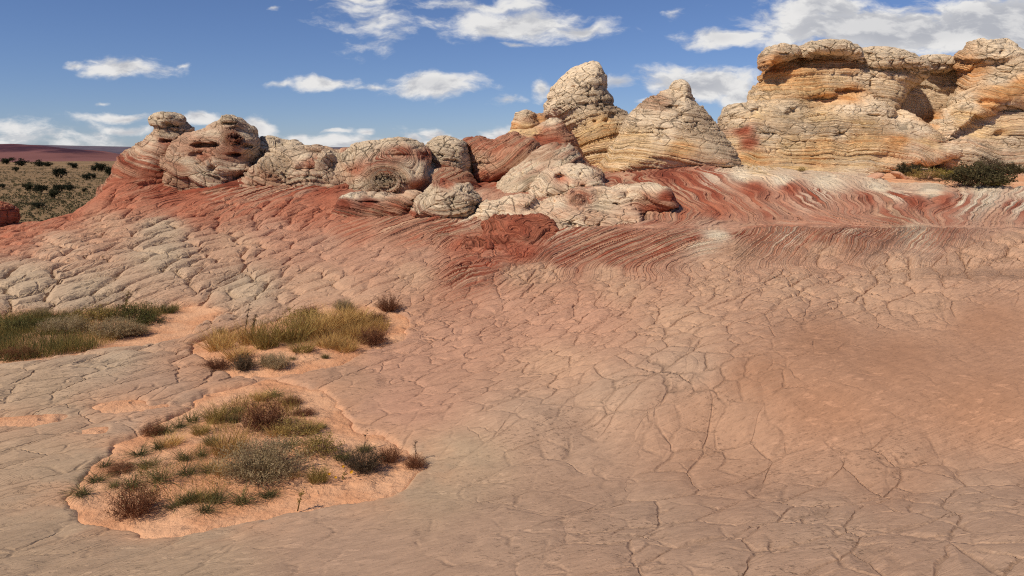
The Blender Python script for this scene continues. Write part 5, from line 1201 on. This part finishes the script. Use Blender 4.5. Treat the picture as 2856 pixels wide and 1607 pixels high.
# ---- bushes on the shelf before the cliff
GC = 'dark bushes on the sandy shelf before the cliff'
for kind, sx, sy, w, hs, lab in [
    ('black', 1610, 845, 250, .75, 'tallest dark bush at the back left of the shelf before the cliff'),
    ('black', 1465, 895, 150, .75, 'dark bush right behind the tilted slab'),
    ('olivebush', 1570, 920, 170, .6, 'low olive bush in front of the tallest dark bush'),
    ('yellow', 1835, 845, 140, .85, 'yellow green bush alone at the back of the shelf'),
    ('dark', 1960, 885, 190, .75, 'dark bush right of the yellow green bush'),
    ('black', 2095, 890, 110, .95, 'round dark bush rightmost on the shelf'),
    ('black', 1880, 960, 330, .65, 'broadest dark bush at the front of the shelf'),
    ('yellow', 1990, 965, 130, .6, 'yellowish bush at the right end of the broadest dark bush'),
    ('olivebush', 1790, 915, 130, .7, 'olive bush left behind the broadest dark bush'),
    ('yellow', 1690, 920, 110, .8, 'thin yellow green bush in the middle of the shelf'),
    ('olivebush', 820, 875, 50, .9, 'tiny bush at the foot of the cliff'),
]:
    (px, py), = S3((sx, sy))
    plant(kind, px, py, (.95 if kind == 'yellow' else .9) * w / 2.163, hs, lab, 'bush', GC, 'bush', lift=False)

# ---- junipers and scrub on the plain
def juniper_mesh():
    n = 26
    c = rng.normal(0, 1, (n, 3)); c /= np.linalg.norm(c, axis=1, keepdims=True)
    c = c * rng.uniform(.1, .40, n)[:, None] * [1.05, 1.05, .8] + [0, 0, .42]
    cr = MB(); cr.add(*leaves(np.repeat(c, 8, 0) + rng.normal(0, .07, (n * 8, 3)), .05, 1500))
    tr = MB()
    V, F, _ = strips(np.zeros((6, 3)) - [0, 0, .05], dirs(6, 0, .5), np.full(6, .5), np.full(6, .07), np.full(6, .1))
    tr.add(V, F)
    o1, o2 = cr.build('crown', M_JUNIPER), tr.build('trunk', M_WOOD)
    d = [('trunk', o2.data), ('crown', o1.data)]
    bpy.data.objects.remove(o1); bpy.data.objects.remove(o2)
    return d
PROTO['juniper'] = [juniper_mesh() for _ in range(3)]
JUN = [(50, 550, 95, .55, 'dark juniper at the far left on the skyline of the plain'), (160, 562, 85, .6, 'second dark juniper from the left on the plain skyline'), (290, 566, 90, .5, 'left half of the wide dark juniper pair on the plain skyline'), (355, 566, 80, .4, 'right half of the wide dark juniper pair on the plain skyline'),
       (545, 580, 75, .6, 'juniper in the middle of the far row on the plain'), (700, 600, 65, .8, 'juniper left of the group against the red rock'), (745, 602, 95, .7, 'widest juniper of the group against the red rock'), (800, 625, 62, 1.0, 'tall juniper second from the right against the red rock'), (838, 648, 62, 1.0, 'tall juniper nearest the red rock on the plain'),
       (450, 648, 98, .8, 'lone dark juniper in the middle of the plain'), (640, 668, 65, .8, 'left juniper of the pair on the right of the plain'), (684, 658, 55, .9, 'right juniper of the pair on the right of the plain'), (115, 602, 52, .7, 'small pale juniper below the left skyline'),
       (205, 747, 82, .85, 'leftmost of the near junipers on the plain'), (300, 764, 95, .75, 'green juniper second of the near row on the plain'), (397, 802, 72, 1.0, 'nearest juniper in the front of the plain'), (435, 760, 95, .75, 'juniper behind the nearest juniper'), (508, 745, 72, .8, 'rightmost of the near row of junipers'), (620, 755, 34, 1.0, 'tiny juniper alone on the right of the plain'), (15, 726, 52, .7, 'small juniper at the left edge of the plain'), (285, 872, 95, .5, 'low bush just above the red rock rim')]
for sx, sy, w, hs, lab in JUN:
    (px, py), = S1((sx, sy))
    plant('juniper', px, py, w / 2.635, hs, lab, 'juniper', 'junipers on the scrub plain', 'juniper_tree', lift=False)

def scrub():
    r = np.random.default_rng(601)
    n = 8500
    Y = 55 * (700 / 55.) ** r.uniform(0, 1, n) ** .85
    X = Y * r.uniform(-.80, -.36, n)
    z = ground_base(X, Y)
    s = r.uniform(.25, .95, n)
    mb = MB()
    q = rng.normal(0, 1, (n * 12, 3)) * [.33, .33, .2] + [0, 0, .25]
    k = np.repeat(np.arange(n), 12)
    c = np.stack([X, Y, z], -1)[k] + q * s[k][:, None]
    a = rng.normal(0, 1, (len(k), 3)); a /= np.linalg.norm(a, axis=1, keepdims=True)
    b = np.cross(a, rng.normal(0, 1, (len(k), 3))); b /= np.linalg.norm(b, axis=1, keepdims=True)
    sc = (.20 * s[k])[:, None]
    V = np.stack([c - a * sc, c + b * sc * .7, c + a * sc, c - b * sc * .7], 1).reshape(-1, 3)
    o = add_mesh('sagebrush_scrub', V, np.arange(len(V)).reshape(-1, 4), M_SAGE, smooth=False)
    tag(o, kind='stuff')
scrub()
